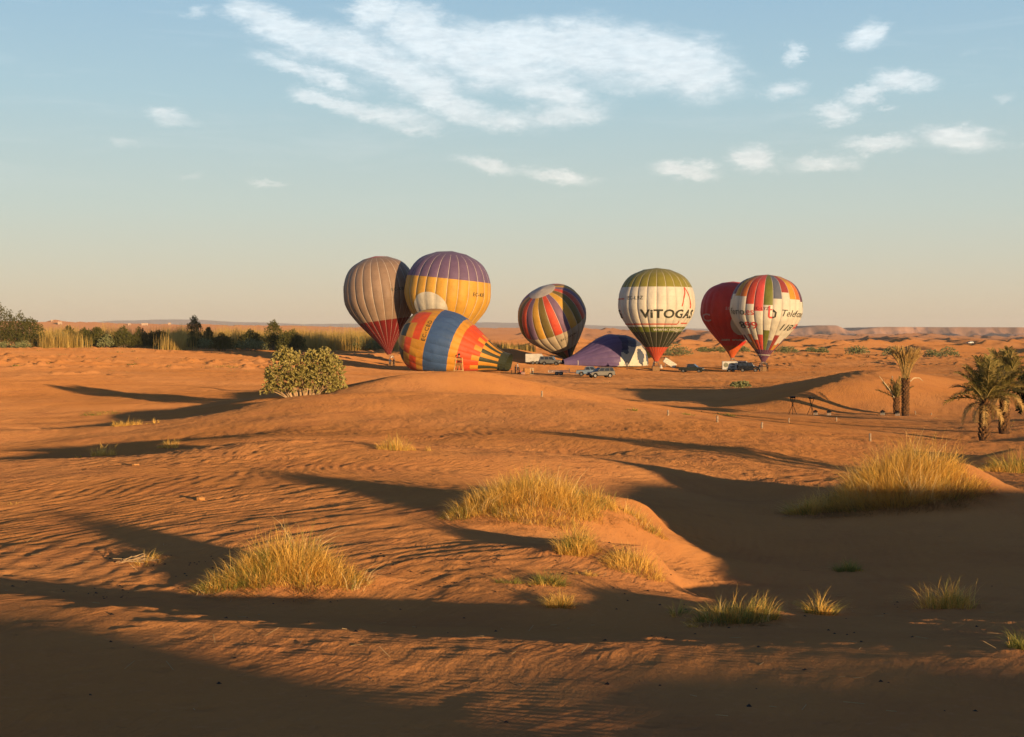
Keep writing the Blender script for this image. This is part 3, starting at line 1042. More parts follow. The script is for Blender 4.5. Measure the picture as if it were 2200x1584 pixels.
def add_basket(bl, tipped=None, w=1.5, d=1.2, h=1.05):
    """basket with burner frame hung under the mouth (parts of the balloon)"""
    m = Vector(tuple(bl.mouth - bl.base))
    M = Matrix.Translation((0, 0, 0.03)) if tipped is None else tipped
    def put(mb, name, material, parent=bl.root, bevel=0.0):
        mb.v = [tuple(M @ Vector(p)) for p in mb.v]
        return mb.build(name, material, parent, bevel=bevel)
    mb = MB()
    t = 0.07
    mb.box((0, -d / 2, h / 2), (w, t, h)); mb.box((0, d / 2, h / 2), (w, t, h))
    mb.box((-w / 2 + t / 2, 0, h / 2), (t, d - t, h - 0.004)); mb.box((w / 2 - t / 2, 0, h / 2), (t, d - t, h - 0.004))
    mb.box((0, 0, 0.05), (w - 0.15, d - 0.1, 0.08))
    b = put(mb, 'basket', WICKER, bevel=0.02)
    mb = MB()
    mb.tube([(-w / 2, -d / 2, h), (w / 2, -d / 2, h), (w / 2, d / 2, h), (-w / 2, d / 2, h), (-w / 2, -d / 2, h)], 0.06, 6)
    put(mb, 'rim', LEATHER, b)
    mb = MB()
    mb.box((0, 0, 0.02), (w + 0.04, d + 0.04, 0.1))
    put(mb, 'skid', LEATHER, b)
    mb = MB()
    top = h + 0.95
    for sx in (-1, 1):
        for sy in (-1, 1):
            mb.tube([(sx * w * 0.46, sy * d * 0.46, h), (sx * 0.42, sy * 0.42, top)], 0.035, 6)
    mb.tube([(-.42, -.42, top), (.42, -.42, top), (.42, .42, top), (-.42, .42, top), (-.42, -.42, top)], 0.03, 6)
    put(mb, 'burner_frame', STEEL)
    mb = MB()
    mb.tube([(-0.17, 0, top - 0.25), (-0.17, 0, top + 0.25)], [0.10, 0.14], 8)
    mb.tube([(0.17, 0, top - 0.25), (0.17, 0, top + 0.25)], [0.10, 0.14], 8)
    put(mb, 'burner', STEEL)
    mb = MB()
    rm = bl.R * 0.05
    for k in range(8):
        th = 2 * math.pi * k / 8
        p0 = M @ Vector((0.42 * (1 if math.cos(th) > 0 else -1), 0.42 * (1 if math.sin(th) > 0 else -1), top))
        q = bl.surf(np.array([th]), np.array([0.995]))[0] - bl.base
        mb.tube([p0, Vector(tuple(q))], 0.012, 4, False)
    mb.build('suspension_wire', ROPE, bl.root)


def base_at(px, py, Y):
    p = at(px, py, Y)
    return (p[0], Y, H(p[0], Y))


def axis_from(pm, pc, Y, toward=0.0):
    """axis through two photo points at about distance Y; toward>0 leans the crown to the viewer"""
    a, b = at(*pm, Y), at(*pc, Y)
    v = b - a
    L = np.linalg.norm(v)
    v = v + np.array([0, -toward * L, 0])
    return v


PXM = lambda Y: Y / F     # metres per photo pixel

# --- beige balloon, far left
Yb = 326.0
mth = at(836, 762, Yb)
B1 = Balloon('hot_air_balloon', 'beige balloon with a dark red bottom, leftmost of the upright ones', mth, axis_from((836, 762), (806, 551), Yb),
             79 * PXM(Yb), 213 * PXM(Yb), base_at(842, 790, Yb), face=0.05)
BEIGE = fabric('beige', (0.27, 0.18, 0.125)); DRED = fabric('dark_red', (0.17, 0.012, 0.012)); BRED = fabric('bright_red', (0.52, 0.04, 0.03))
B1.envelope(lambda g, t, th: BRED if t < 0.022 else (BEIGE if t < 0.655 else DRED), [0.022, 0.655])
B1.print_text('registration_lettering', 'EC-KBI', 0.31, 0.385, 1.0, INK, bold=0.012, spacing=1.15)
add_basket(B1)

# --- purple and yellow balloon
Yy = 318.0
mth = at(948, 768, Yy)
B2 = Balloon('hot_air_balloon', 'yellow balloon with a purple top and a big pale disc', mth, axis_from((948, 768), (971, 541), Yy, 0.02),
             92.5 * PXM(Yy), 229 * PXM(Yy), base_at(958, 797, Yy), face=-0.03)
# its panels are cut square to a slightly leaning axis
PURP = fabric('purple', (0.15, 0.095, 0.17)); YELL = fabric('yellow', (0.58, 0.31, 0.045))


def c_b2(g, t, th):
    return PURP if t < 0.265 else YELL


B2.envelope(c_b2, [0.265])
import itertools
ring = [(math.cos(k * math.pi / 24) * 4.05, math.sin(k * math.pi / 24) * 4.35) for k in range(48)]
B2.print_shape('pale_disc', [ring], -0.44, 0.57, CREAM, off=0.03)
B2.print_text('registration_lettering', 'EC-KFI', 0.60, 0.40, 1.15, INK, bold=0.014, spacing=1.15)
add_basket(B2)

# --- balloon of coloured stripes, leaning to the viewer
Ys = 322.0
mth = at(1224, 776, Ys)
B3 = Balloon('hot_air_balloon', 'balloon striped in red, purple, yellow and olive leaning to show its pale crown', mth, axis_from((1224, 776), (1157, 613), Ys, 0.42),
             72.5 * PXM(Ys), 178 * PXM(Ys), base_at(1226, 788, Ys), face=-0.13)
OLIV = fabric('olive', (0.17, 0.12, 0.03)); SRED = fabric('scarlet', (0.56, 0.075, 0.035)); SPUR = fabric('violet', (0.19, 0.11, 0.17)); SAND_F = fabric('pale_sand', (0.50, 0.40, 0.27))
PALE = fabric('crown_white', (0.52, 0.45, 0.36)); NAVY = fabric('navy', (0.03, 0.03, 0.10))
cyc = [SRED, SPUR, YELL, OLIV]


def c_b3(g, t, th):
    if t < 0.03: return PALE
    if t < 0.45: return cyc[g % 4]
    if t < 0.76: return SAND_F
    return [SRED, NAVY, OLIV, OLIV][g % 4] if t < 0.93 else DRED


B3.envelope(c_b3, [0.03, 0.45, 0.76, 0.93])
B3.print_text('registration_lettering', 'EC-HVN', -0.02, 0.56, 1.0, INK, bold=0.012, spacing=1.15)
add_basket(B3)

# --- green, white and red balloon with the gas advert
Yv = 296.0
mth = at(1410, 777, Yv)
B4 = Balloon('hot_air_balloon', 'white balloon with green top and red tip, lettered ViTOGAS', mth, axis_from((1410, 777), (1411, 576), Yv),
             82.5 * PXM(Yv), 201 * PXM(Yv), base_at(1409, 787, Yv), face=0.0)
GTOP = fabric('olive_green', (0.235, 0.205, 0.035)); GBAND = fabric('leaf_green', (0.13, 0.15, 0.018)); DKG = fabric('black_green', (0.035, 0.035, 0.018)); TOMATO = fabric('tomato_red', (0.55, 0.07, 0.025))
B4.envelope(lambda g, t, th: GTOP if t < 0.212 else (CREAM if t < 0.63 else (GBAND if t < 0.685 else (DKG if t < 0.845 else TOMATO))), [0.03, 0.212, 0.63, 0.685, 0.845])
s4 = PXM(Yv)
B4.print_text('logo_lettering', 'ViTOGAS', -0.42, 0.535, 26 * s4, INK, bold=0.075, squeeze=1.12, spacing=1.08)
B4.print_text('web_address_lettering', 'www.vitogas.es', -0.14, 0.672, 14 * s4, CREAM, bold=0.02, italic=0.25, squeeze=0.98)
B4.print_text('registration_lettering', 'EC-LBZ', -0.84, 0.345, 1.05, INK, bold=0.01, spacing=1.2)
B4.print_text('logo_lettering', 'iS', -1.58, 0.535, 26 * s4, INK, bold=0.075, squeeze=1.35)
B4.band('red_line', 0.595, 0.607, -1.55, 0.70, TOMATO)
B4.band('red_line', 0.33, 0.342, -1.75, -0.98, TOMATO)
B4.band('red_line', 0.585, 0.597, 0.85, 1.25, TOMATO)


def stroke(pts, w):
    out = []
    for (x0, y0), (x1, y1) in zip(pts[:-1], pts[1:]):
        d = math.hypot(x1 - x0, y1 - y0); nx, ny = -(y1 - y0) / d * w / 2, (x1 - x0) / d * w / 2
        out.append([(x0 + nx, y0 + ny), (x0 - nx, y0 - ny), (x1 - nx, y1 - ny), (x1 + nx, y1 + ny)])
    return out


B4.print_shape('flame_logo', stroke([(-1.0, 1.1), (-0.35, 2.6), (0.1, 3.9), (0.2, 5.0), (0.3, 5.1), (0.95, 3.9), (1.75, 2.6), (1.95, 1.3), (1.85, 0.7)], 0.26), 0.82, 0.47, TOMATO, off=0.045)
B4.print_shape('flame_logo', stroke([(-0.3, -2.6), (0.25, -2.4), (0.3, -1.7)], 0.24), 0.69, 0.49, TOMATO, off=0.045)
add_basket(B4)

# --- red balloon behind the white one
Yr = 308.0
mth = at(1573, 769, Yr)
B5 = Balloon('hot_air_balloon', 'plain red balloon with a pale disc, standing behind the white one of coloured gores', mth, axis_from((1573, 769), (1575, 606), Yr),
             69 * PXM(Yr), 164 * PXM(Yr), base_at(1574, 787, Yr), face=0.03)
RED = fabric('red', (0.66, 0.04, 0.028)); ORED = fabric('orange_red', (0.62, 0.12, 0.03))
B5.envelope(lambda g, t, th: RED if t < 0.84 else (ORED), [0.03, 0.84], tape=False)
B5.print_shape('pale_disc', [[(math.cos(k * math.pi / 20) * 3.0, math.sin(k * math.pi / 20) * 3.0) for k in range(40)]], 0.42, 0.56, CREAM, off=0.04)
B5.print_shape('red_stripe', stroke([(0.35, -2.9), (0.55, -0.6)], 0.32), 0.42, 0.56, RED, off=0.075)
B5.print_text('logo_lettering', 'C', -1.22, 0.525, 2.5, fabric('pale_pink', (0.62, 0.36, 0.33)), bold=0.05, squeeze=1.7)
B5.print_text('registration_lettering', 'EC-KBE', -0.22, 0.38, 0.9, fabric('pale_pink', (0.62, 0.36, 0.33)), bold=0.008, spacing=1.15)
B5.print_text('web_address_lettering', 'www.grupo', -0.02, 0.775, 1.05, CREAM, bold=0.03)
B5.print_text('web_address_lettering', '.com', -0.8, 0.775, 1.05, CREAM, bold=0.03)
add_basket(B5)

# --- balloon of many colours, far right
Yt = 294.0
mth = at(1640, 778, Yt)
B6 = Balloon('hot_air_balloon', 'cream balloon with many-coloured gores and purple tip, lettered Telefono, rightmost', mth, axis_from((1640, 778), (1650, 591), Yt),
             77 * PXM(Yt), 188 * PXM(Yt), base_at(1640, 798, Yt), face=-0.085)
TGRN = fabric('grass_green', (0.16, 0.17, 0.03)); TBLU = fabric('slate_blue', (0.12, 0.13, 0.17)); TMAR = fabric('maroon', (0.30, 0.05, 0.04)); TYEL = fabric('ochre', (0.52, 0.27, 0.03))
TORG = fabric('orange', (0.55, 0.15, 0.03)); TPNK = fabric('coral', (0.60, 0.075, 0.06)); TPUR = fabric('plum', (0.13, 0.045, 0.09)); TRED = fabric('brick_red', (0.52, 0.06, 0.03))
gores6 = {0: (TGRN, .36, .64), 1: (TBLU, .285, .75), 2: (TMAR, .21, .69), 3: (TYEL, .28, .80), 4: (TORG, .28, .78), 5: (TPUR, .3, .72), 6: (TGRN, .36, .64),
          -1: (TPNK, .43, .69), -2: (TRED, .355, .75), -3: (TORG, .27, .69), -4: (TYEL, .265, .78), -5: (TPUR, .24, .70), -6: (TBLU, .30, .75)}


def g6(g):
    k = g if g <= 6 else g - 24
    if k in gores6: return gores6[k]
    return [(TPNK, .43, .69), (TGRN, .36, .64), (TYEL, .27, .75), (TRED, .35, .7)][g % 4]


def c_b6(g, t, th):
    m_, a_, b_ = g6(g)
    if t < a_: return m_
    if t < b_: return CREAM
    return m_ if t < 0.86 else TPUR


B6.envelope(c_b6, lambda g: [0.03, g6(g)[1], g6(g)[2], 0.86])
s6 = PXM(Yt)
B6.print_text('logo_lettering', 'Telefono', 0.41, 0.475, 20.5 * s6, INK, bold=0.0, italic=0.22, squeeze=1.02)
B6.print_text('number_lettering', '118', 0.46, 0.63, 22 * s6, INK, bold=0.03, italic=0.3, squeeze=1.0)
B6.print_text('number_lettering', '99', 1.04, 0.62, 22 * s6, TPNK, bold=0.03, italic=0.42, squeeze=1.4)
B6.print_text('logo_lettering', 'fono', -1.27, 0.475, 21 * s6, INK, bold=0.0, squeeze=1.25)
B6.print_text('logo_lettering', '.es', -0.66, 0.475, 21 * s6, TPNK, bold=0.0, squeeze=1.1)
B6.print_text('number_lettering', '8', -0.99, 0.625, 24 * s6, INK, bold=0.03, squeeze=1.4)
B6.print_text('number_lettering', '99', -0.72, 0.625, 24 * s6, TPNK, bold=0.03, squeeze=1.15)
B6.print_text('registration_lettering', 'EC-LYZ', -0.34, 0.415, 0.82, DRED, bold=0.008, spacing=1.2)
u = s6
B6.print_shape('loop_logo', [[(0, 26 * u), (3.4 * u, 27 * u), (3.4 * u, 4 * u), (0, 4 * u)], [(0, 4 * u), (3.4 * u, 4 * u), (9 * u, 3.6 * u), (9 * u, 0), (3 * u, 0)],
                             [(3.4 * u, 20 * u), (8.5 * u, 20 * u), (6 * u, 17 * u), (3.4 * u, 17 * u)]], 0.06, 0.505, TPNK)
B6.print_shape('loop_logo', [[(9 * u, 20 * u), (16.5 * u, 14 * u), (16.5 * u, 10 * u), (13.2 * u, 12.5 * u), (9 * u, 15 * u)], [(13.2 * u, 12.5 * u), (16.5 * u, 10 * u), (16.2 * u, 3 * u), (13 * u, 4.5 * u)],
                             [(9.3 * u, 0), (9.3 * u, 3.6 * u), (13 * u, 4.5 * u), (16.2 * u, 3 * u)]], 0.06, 0.505, INK)
B6.band('white_line', 0.913, 0.922, -1.4, 1.4, CREAM, off=0.03)
add_basket(B6)

# --- striped balloon still lying on its side, mouth to the right
Yl = 284.0
gz = H(at(980, 800, Yl)[0], Yl)


def droop_flat(zmin):
    def fn(P, th, t, off):
        low = zmin + 0.02 + off
        P = P.copy()
        d = P[:, 2] - low
        # soft contact with the sand
        P[:, 2] = low + np.where(d > 0.8, d, 0.8 * np.exp(np.clip((d - 0.8) / 0.8, -20, 0)))
        return P
    return fn


mth = at(1093, 783, Yl - 3)
axl = at(868, 720, Yl + 3.5) - mth
B7 = Balloon('hot_air_balloon', 'orange and red balloon with a broad blue band, still lying on its side', mth, axl, 77 * PXM(Yl), np.linalg.norm(axl) * 1.02,
             base_at(985, 800, Yl - 2), face=0.0, bulge=0.022, droop=droop_flat(gz), wrinkle=0.022, mouth_r=0.25)
LBLU = fabric('mid_blue', (0.05, 0.10, 0.22)); LORG = fabric('amber', (0.58, 0.26, 0.03)); LRED = fabric('flame_red', (0.62, 0.075, 0.02)); LGRN = fabric('bottle_green', (0.045, 0.05, 0.025))


def c_b7(g, t, th):
    h = (g // 2) % 2
    if t < 0.06: return LORG
    if t < 0.13: return (LGRN, LORG)[h]
    if t < 0.20: return (LORG, LRED)[h]
    if t < 0.27: return (LRED, LRED, LORG)[(g // 2) % 3]
    if t < 0.335: return LORG
    if t < 0.545: return LBLU
    if t < 0.61: return LORG
    if t < 0.72: return LRED
    if t < 0.78: return (LRED, LORG)[g % 2]
    if t < 0.93: return (LORG, LGRN)[g % 2]
    return LGRN


B7.envelope(c_b7, [.06, .13, .20, .27, .335, .545, .61, .72, .78, .93], segs=5, rows=40, tape=False)
B7.print_text('registration_lettering', 'EC-CBD', 0.0, 0.325, 1.15, INK, bold=0.012, spacing=1.2, rot=math.pi / 2 * 0 + 0.0)

# --- purple balloon with piebald patches, half filled
Yp = 306.0
gp = H(at(1290, 790, Yp)[0], Yp)
mth = at(1209, 781, Yp - 1)
axl = at(1386, 781, Yp + 7) - mth
B8 = Balloon('hot_air_balloon', 'half filled purple balloon with slate and cream blotches lying on the sand', mth, axl, 63 * PXM(Yp), np.linalg.norm(axl),
             base_at(1295, 790, Yp), face=0.0, bulge=0.022, droop=droop_flat(gp), wrinkle=0.03, mouth_r=0.08)
SLATE = fabric('grey_blue', (0.085, 0.10, 0.135)); VPUR = fabric('dusk_purple', (0.13, 0.085, 0.19)); PUR_SHADE = fabric('shaded_purple', (0.025, 0.028, 0.085))


def c_b8(g, t, th):
    edge = 0.45 + 0.05 * math.sin(2 * th + 0.6)
    if t > edge: return VPUR
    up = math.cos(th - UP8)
    if up > 0.45 and t > edge - 0.075 * (0.4 + up): return PUR_SHADE  # shade along the upper side, put into the fabric colour
    ph = math.degrees((th - UP8 + math.pi) % (2 * math.pi) - math.pi) * SG8      # 0 on top, 90 towards the viewer at the ground
    wob = 0.35 * vnoise(np.array([t * 9.0]), np.array([ph / 22.0]), 123)[0]
    for (tc_, pc_, rt, rp) in BLOTCH:
        if ((t - tc_) / rt) ** 2 + ((ph - pc_) / rp) ** 2 < 1 + wob * 1.6:
            return SLATE
    return CREAM


BLOTCH = [(.28, 8, .17, 50), (.40, 45, .06, 26), (.20, 72, .05, 20), (.075, 74, .04, 20), (.10, 36, .04, 14), (.3, -60, .12, 30), (.12, -30, .06, 20), (.15, -95, .08, 20)]
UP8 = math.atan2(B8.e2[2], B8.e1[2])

SG8 = 1.0 if (math.cos(0.0 - (UP8 + 0.3)) > math.cos(0.0 - (UP8 - 0.3))) else -1.0
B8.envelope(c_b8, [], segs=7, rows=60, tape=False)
for th_ in (0.15, 0.75):
    B8.band('white_cord', 0.86, 0.865, th_ - .5, th_ + .5, TAPE, off=0.04)
# ------------------------------------------------------------------ vehicles
TYRE = mat('tyre_rubber', (0.02, 0.02, 0.02), 0.9)
RIMM = mat('wheel_rim', (0.20, 0.19, 0.18), 0.5, 0.4)
GLASS = mat('dark_car_glass', (0.025, 0.03, 0.035), 0.08, 0.0, 0.6, var=0.02)
LAMPG = mat('lamp_glass', (0.75, 0.72, 0.62), 0.1, 0.0, 0.6)
LAMPR = mat('tail_lamp_red', (0.35, 0.015, 0.01), 0.2)
BLACKP = mat('black_plastic', (0.02, 0.02, 0.022), 0.6)


def paint(name, c, rough=0.42):
    return mat(name + '_paint', c, rough, 0.0, 0.3, var=0.08, scale=1.2)


def slab(mb, P, u0, u1, v0, v1, off=0.012):
    """thin pane on the face P00,P10,P11,P01"""
    P = [Vector(p) for p in P]
    def pt(u, v):
        return P[0] * (1 - u) * (1 - v) + P[1] * u * (1 - v) + P[2] * u * v + P[3] * (1 - u) * v
    q = [pt(u0, v0), pt(u1, v0), pt(u1, v1), pt(u0, v1)]
    n = (q[1] - q[0]).cross(q[3] - q[0]).normalized() * off
    vs = [p - n for p in q] + [p + n for p in q]
    mb.add(vs, [(0, 1, 2, 3), (4, 7, 6, 5), (0, 4, 5, 1), (1, 5, 6, 2), (2, 6, 7, 3), (3, 7, 4, 0)])


_wheel = {}


def wheel(parent, x, y, r, w, side, name='wheel', along='y'):
    key = (round(r, 3), round(w, 3))
    if key not in _wheel:
        n = 18
        def ring(prof):
            vs = []; fs = []
            for i, (yy, rr) in enumerate(prof):
                for k in range(n):
                    t = 2 * math.pi * k / n
                    vs.append((math.cos(t) * rr, yy, math.sin(t) * rr))
            for i in range(len(prof) - 1):
                for k in range(n):
                    k2 = (k + 1) % n
                    fs.append((i * n + k, i * n + k2, (i + 1) * n + k2, (i + 1) * n + k))
            return vs, fs
        h = w / 2
        a = MB(); a.add(*ring([(h * 0.6, r * 0.60), (h, r * 0.68), (h, r * 0.92), (h * 0.75, r), (-h * 0.75, r), (-h, r * 0.92), (-h, r * 0.68), (-h * 0.6, r * 0.60)]))
        b = MB(); b.add(*ring([(h * 0.45, 0.01), (h * 0.62, r * 0.2), (h * 0.35, r * 0.3), (h * 0.5, r * 0.58), (h * 0.5, r * 0.62), (-h * 0.5, r * 0.62), (-h * 0.4, 0.01)]))
        _wheel[key] = (a.mesh('wheel', True), b.mesh('rim', True))
        _wheel[key][0].materials.append(TYRE); _wheel[key][1].materials.append(RIMM)
    o = obj(name, _wheel[key][0], None, parent, (x, y, r))
    if along == 'x':
        o.rotation_euler = (0, 0, math.pi / 2 * side)
    elif side < 0:
        o.rotation_euler = (0, 0, math.pi)
    obj('rim', _wheel[key][1], None, o)
    return o


def make_car(name, label, cat, loc, rz, kind, col, trim=None, group=None):
    """x forward, y left. kind: 'pickup' | 'wagon' | 'jeep'"""
    root = empty(name, loc, rz, label, cat, group)
    pm = paint(label.split()[0] + '_' + name, col)
    tm = trim or BLACKP
    L, W, clr = 5.1, 1.8, 0.45
    if kind == 'jeep': L = 4.4
    if kind == 'wagon': L = 4.7
    h0, belt, top = clr, 1.12, 1.80
    if kind == 'jeep': belt, top = 1.18, 1.92
    x0, x1 = -L / 2, L / 2
    hood = x1 - 1.25
    # lower body with wheel arches cut in the side outline
    def arch(cx, r):
        return [(cx - r, h0)] + [(cx + r * math.cos(t), h0 + 0.02 + r * 0.92 * math.sin(t)) for t in np.linspace(math.pi * 0.95, 0.05 * math.pi, 6)] + [(cx + r, h0)]
    wr = 0.38
    ax0, ax1 = x0 + 0.95, x1 - 0.85
    nose = 0.98 if kind != 'jeep' else 1.12
    low = [(x0 + 0.04, h0)] + arch(ax0, 0.44) + arch(ax1, 0.44) + [(x1 - 0.03, h0 + 0.05), (x1, 0.72), (x1 - 0.06, nose - 0.08), (x1 - 0.2, nose), (hood, belt)]
    if kind == 'pickup':
        bed1 = x0 + 1.6
        low += [(bed1 + 0.06, belt), (bed1 + 0.06, belt - 0.02), (x0, belt - 0.06), (x0 - 0.01, 0.75)]
    else:
        low += [(x0 + 0.02, belt), (x0 - 0.02, 0.75)]
    mb = MB(); mb.prism(low, -W / 2, W / 2)
    body = mb.build('body', pm, root, bevel=0.025)
    if kind == 'pickup':
        mb = MB()
        mb.box((x0 + 0.82, 0, belt - 0.02), (1.5, W - 0.22, 0.04))
        mb.build('bed_floor', BLACKP, root)
        mb = MB()
        mb.tube([(x0 + 1.45, -0.78, belt - .04), (x0 + 1.62, -0.7, belt + 0.55), (x0 + 1.62, 0.7, belt + 0.55), (x0 + 1.45, 0.78, belt - .04)], 0.045, 6)
        mb.build('roll_bar', RIMM, root)
        cb0, cb1, ct0, ct1 = x0 + 1.62, hood + 0.05, x0 + 1.85, hood - 0.78
    elif kind == 'wagon':
        cb0, cb1, ct0, ct1 = x0 + 0.03, hood + 0.05, x0 + 0.35, hood - 0.72
    else:
        cb0, cb1, ct0, ct1 = x0 + 0.03, hood + 0.02, x0 + 0.10, hood - 0.38
    wb, wt = W / 2 - 0.05, W / 2 - 0.20
    B = [(cb0, -wb, belt), (cb1, -wb, belt), (cb1, wb, belt), (cb0, wb, belt)]
    Tq = [(ct0, -wt, top), (ct1, -wt, top), (ct1, wt, top), (ct0, wt, top)]
    mb = MB(); mb.add(B + Tq, [(0, 1, 5, 4), (1, 2, 6, 5), (2, 3, 7, 6), (3, 0, 4, 7), (4, 5, 6, 7)])
    mb.build('cabin', pm, root, bevel=0.04)
    nwin = {'pickup': [(0.05, 0.44), (0.50, 0.93)], 'wagon': [(0.04, 0.26), (0.30, 0.60), (0.64, 0.94)], 'jeep': [(0.05, 0.28), (0.33, 0.62), (0.67, 0.95)]}[kind]
    sides = [(B[0], B[1], Tq[1], Tq[0]), (B[2], B[3], Tq[3], Tq[2])]
    for si, Pq in enumerate(sides):
        for (u0, u1) in nwin:
            if si == 1: u0, u1 = 1 - u1, 1 - u0
            mb = MB(); slab(mb, Pq, u0, u1, 0.10, 0.86); mb.build('window', GLASS, root)
    mb = MB(); slab(mb, (B[1], B[2], Tq[2], Tq[1]), 0.06, 0.94, 0.08, 0.92); mb.build('windscreen', GLASS, root)
    mb = MB(); slab(mb, (B[3], B[0], Tq[0], Tq[3]), 0.08, 0.92, 0.12, 0.86); mb.build('rear_window', GLASS, root)
    for sy in (-1, 1):
        mb = MB(); mb.box((x1 - 0.05, sy * 0.62, 0.80), (0.14, 0.36, 0.18)); mb.build('headlight', LAMPG, root, bevel=0.02)
        mb = MB(); mb.box((x0 + 0.02, sy * 0.78, 0.88), (0.10, 0.16, 0.26)); mb.build('tail_light', LAMPR, root, bevel=0.01)
        mb = MB(); mb.box((hood - 0.12, sy * (W / 2 + 0.10), belt + 0.08), (0.10, 0.20, 0.16)); mb.build('wing_mirror', tm, root, bevel=0.02)
        mb = MB(); mb.box(((ax0 + ax1) / 2, sy * (W / 2 + 0.03), h0 - 0.05), (ax1 - ax0 - 1.0, 0.14, 0.07)); mb.build('side_step', tm, root)
        mb = MB(); mb.box((-0.35, sy * (W / 2 + 0.006), belt - 0.16), (0.18, 0.02, 0.05)); mb.build('door_handle', RIMM, root)
    mb = MB(); mb.box((x1 + 0.02, 0, 0.55), (0.16, W - 0.06, 0.24)); mb.build('front_bumper', tm, root, bevel=0.04)
    mb = MB(); mb.box((x1 - 0.005, 0, 0.80), (0.06, 0.82, 0.18)); mb.build('grille', BLACKP, root)
    mb = MB(); mb.box((x0 - 0.06, 0, 0.55), (0.14, W - 0.1, 0.2)); mb.build('rear_bumper', RIMM if kind == 'pickup' else tm, root, bevel=0.03)
    mb = MB(); mb.box((0, 0, h0 - 0.02), (L - 0.7, W - 0.5, 0.16)); mb.build('chassis', BLACKP, root)
    for cx in (ax0, ax1):
        for sy in (-1, 1):
            wheel(root, cx, sy * (W / 2 - 0.13), wr, 0.25, sy)
    if kind == 'jeep':
        w_ = wheel(root, x0 - 0.16, 0.1, 0.40, 0.24, 1, 'spare_wheel', 'x')
        w_.location.z = 1.05
    if kind in ('wagon', 'jeep'):
        for sy in (-1, 1):
            mb = MB(); mb.tube([(ct0 + 0.2, sy * wt * 0.85, top + 0.01), (ct0 + 0.25, sy * wt * 0.85, top + 0.08), (ct1 - 0.2, sy * wt * 0.85, top + 0.08), (ct1 - 0.15, sy * wt * 0.85, top + 0.01)], 0.02, 5)
            mb.build('roof_rail', tm, root)
    return root


def dist_of(py, z=0.0):
    return (EYE - z) * F / (py - HOR)


R_ = math.radians
make_car('pickup_truck', 'pale blue double cab pickup truck behind the silver wagon', 'pickup', base_at(1268, 805, 264), R_(-8), 'pickup', (0.17, 0.23, 0.30))
make_car('estate_car', 'dusty silver off-road wagon, nearest of the vehicles, headlights to the left', 'car', base_at(1291, 811, 247), R_(203), 'wagon', (0.11, 0.10, 0.085))
jeep = make_car('jeep', 'dusty grey jeep with a spare wheel on its back, behind the flatbed trailer', 'jeep', base_at(1183, 793, 303), R_(-14), 'jeep', (0.15, 0.15, 0.14))
make_car('pickup_truck', 'dark green pickup truck parked alone between two upright balloons', 'pickup', base_at(1486, 797, 292), R_(-20), 'pickup', (0.028, 0.032, 0.024))
make_car('jeep', 'black off-road car at the right end of the white box trailer', 'jeep', base_at(1609, 798, 290), R_(-12), 'jeep', (0.010, 0.011, 0.013))
make_car('jeep', 'white-roofed car half hidden behind the black off-road car', 'jeep', base_at(1598, 792, 300), R_(-14), 'jeep', (0.55, 0.54, 0.5))
make_car('estate_car', 'tiny white car far off among the dunes above the palms', 'car', base_at(2084, 757, 1000), R_(200), 'wagon', (0.7, 0.7, 0.68))

WHITEP = mat('dusty_white_panel', (0.55, 0.52, 0.46), 0.5, var=0.08, scale=1.0)
GALV = mat('galvanised_metal', (0.40, 0.39, 0.37), 0.45, 0.6)


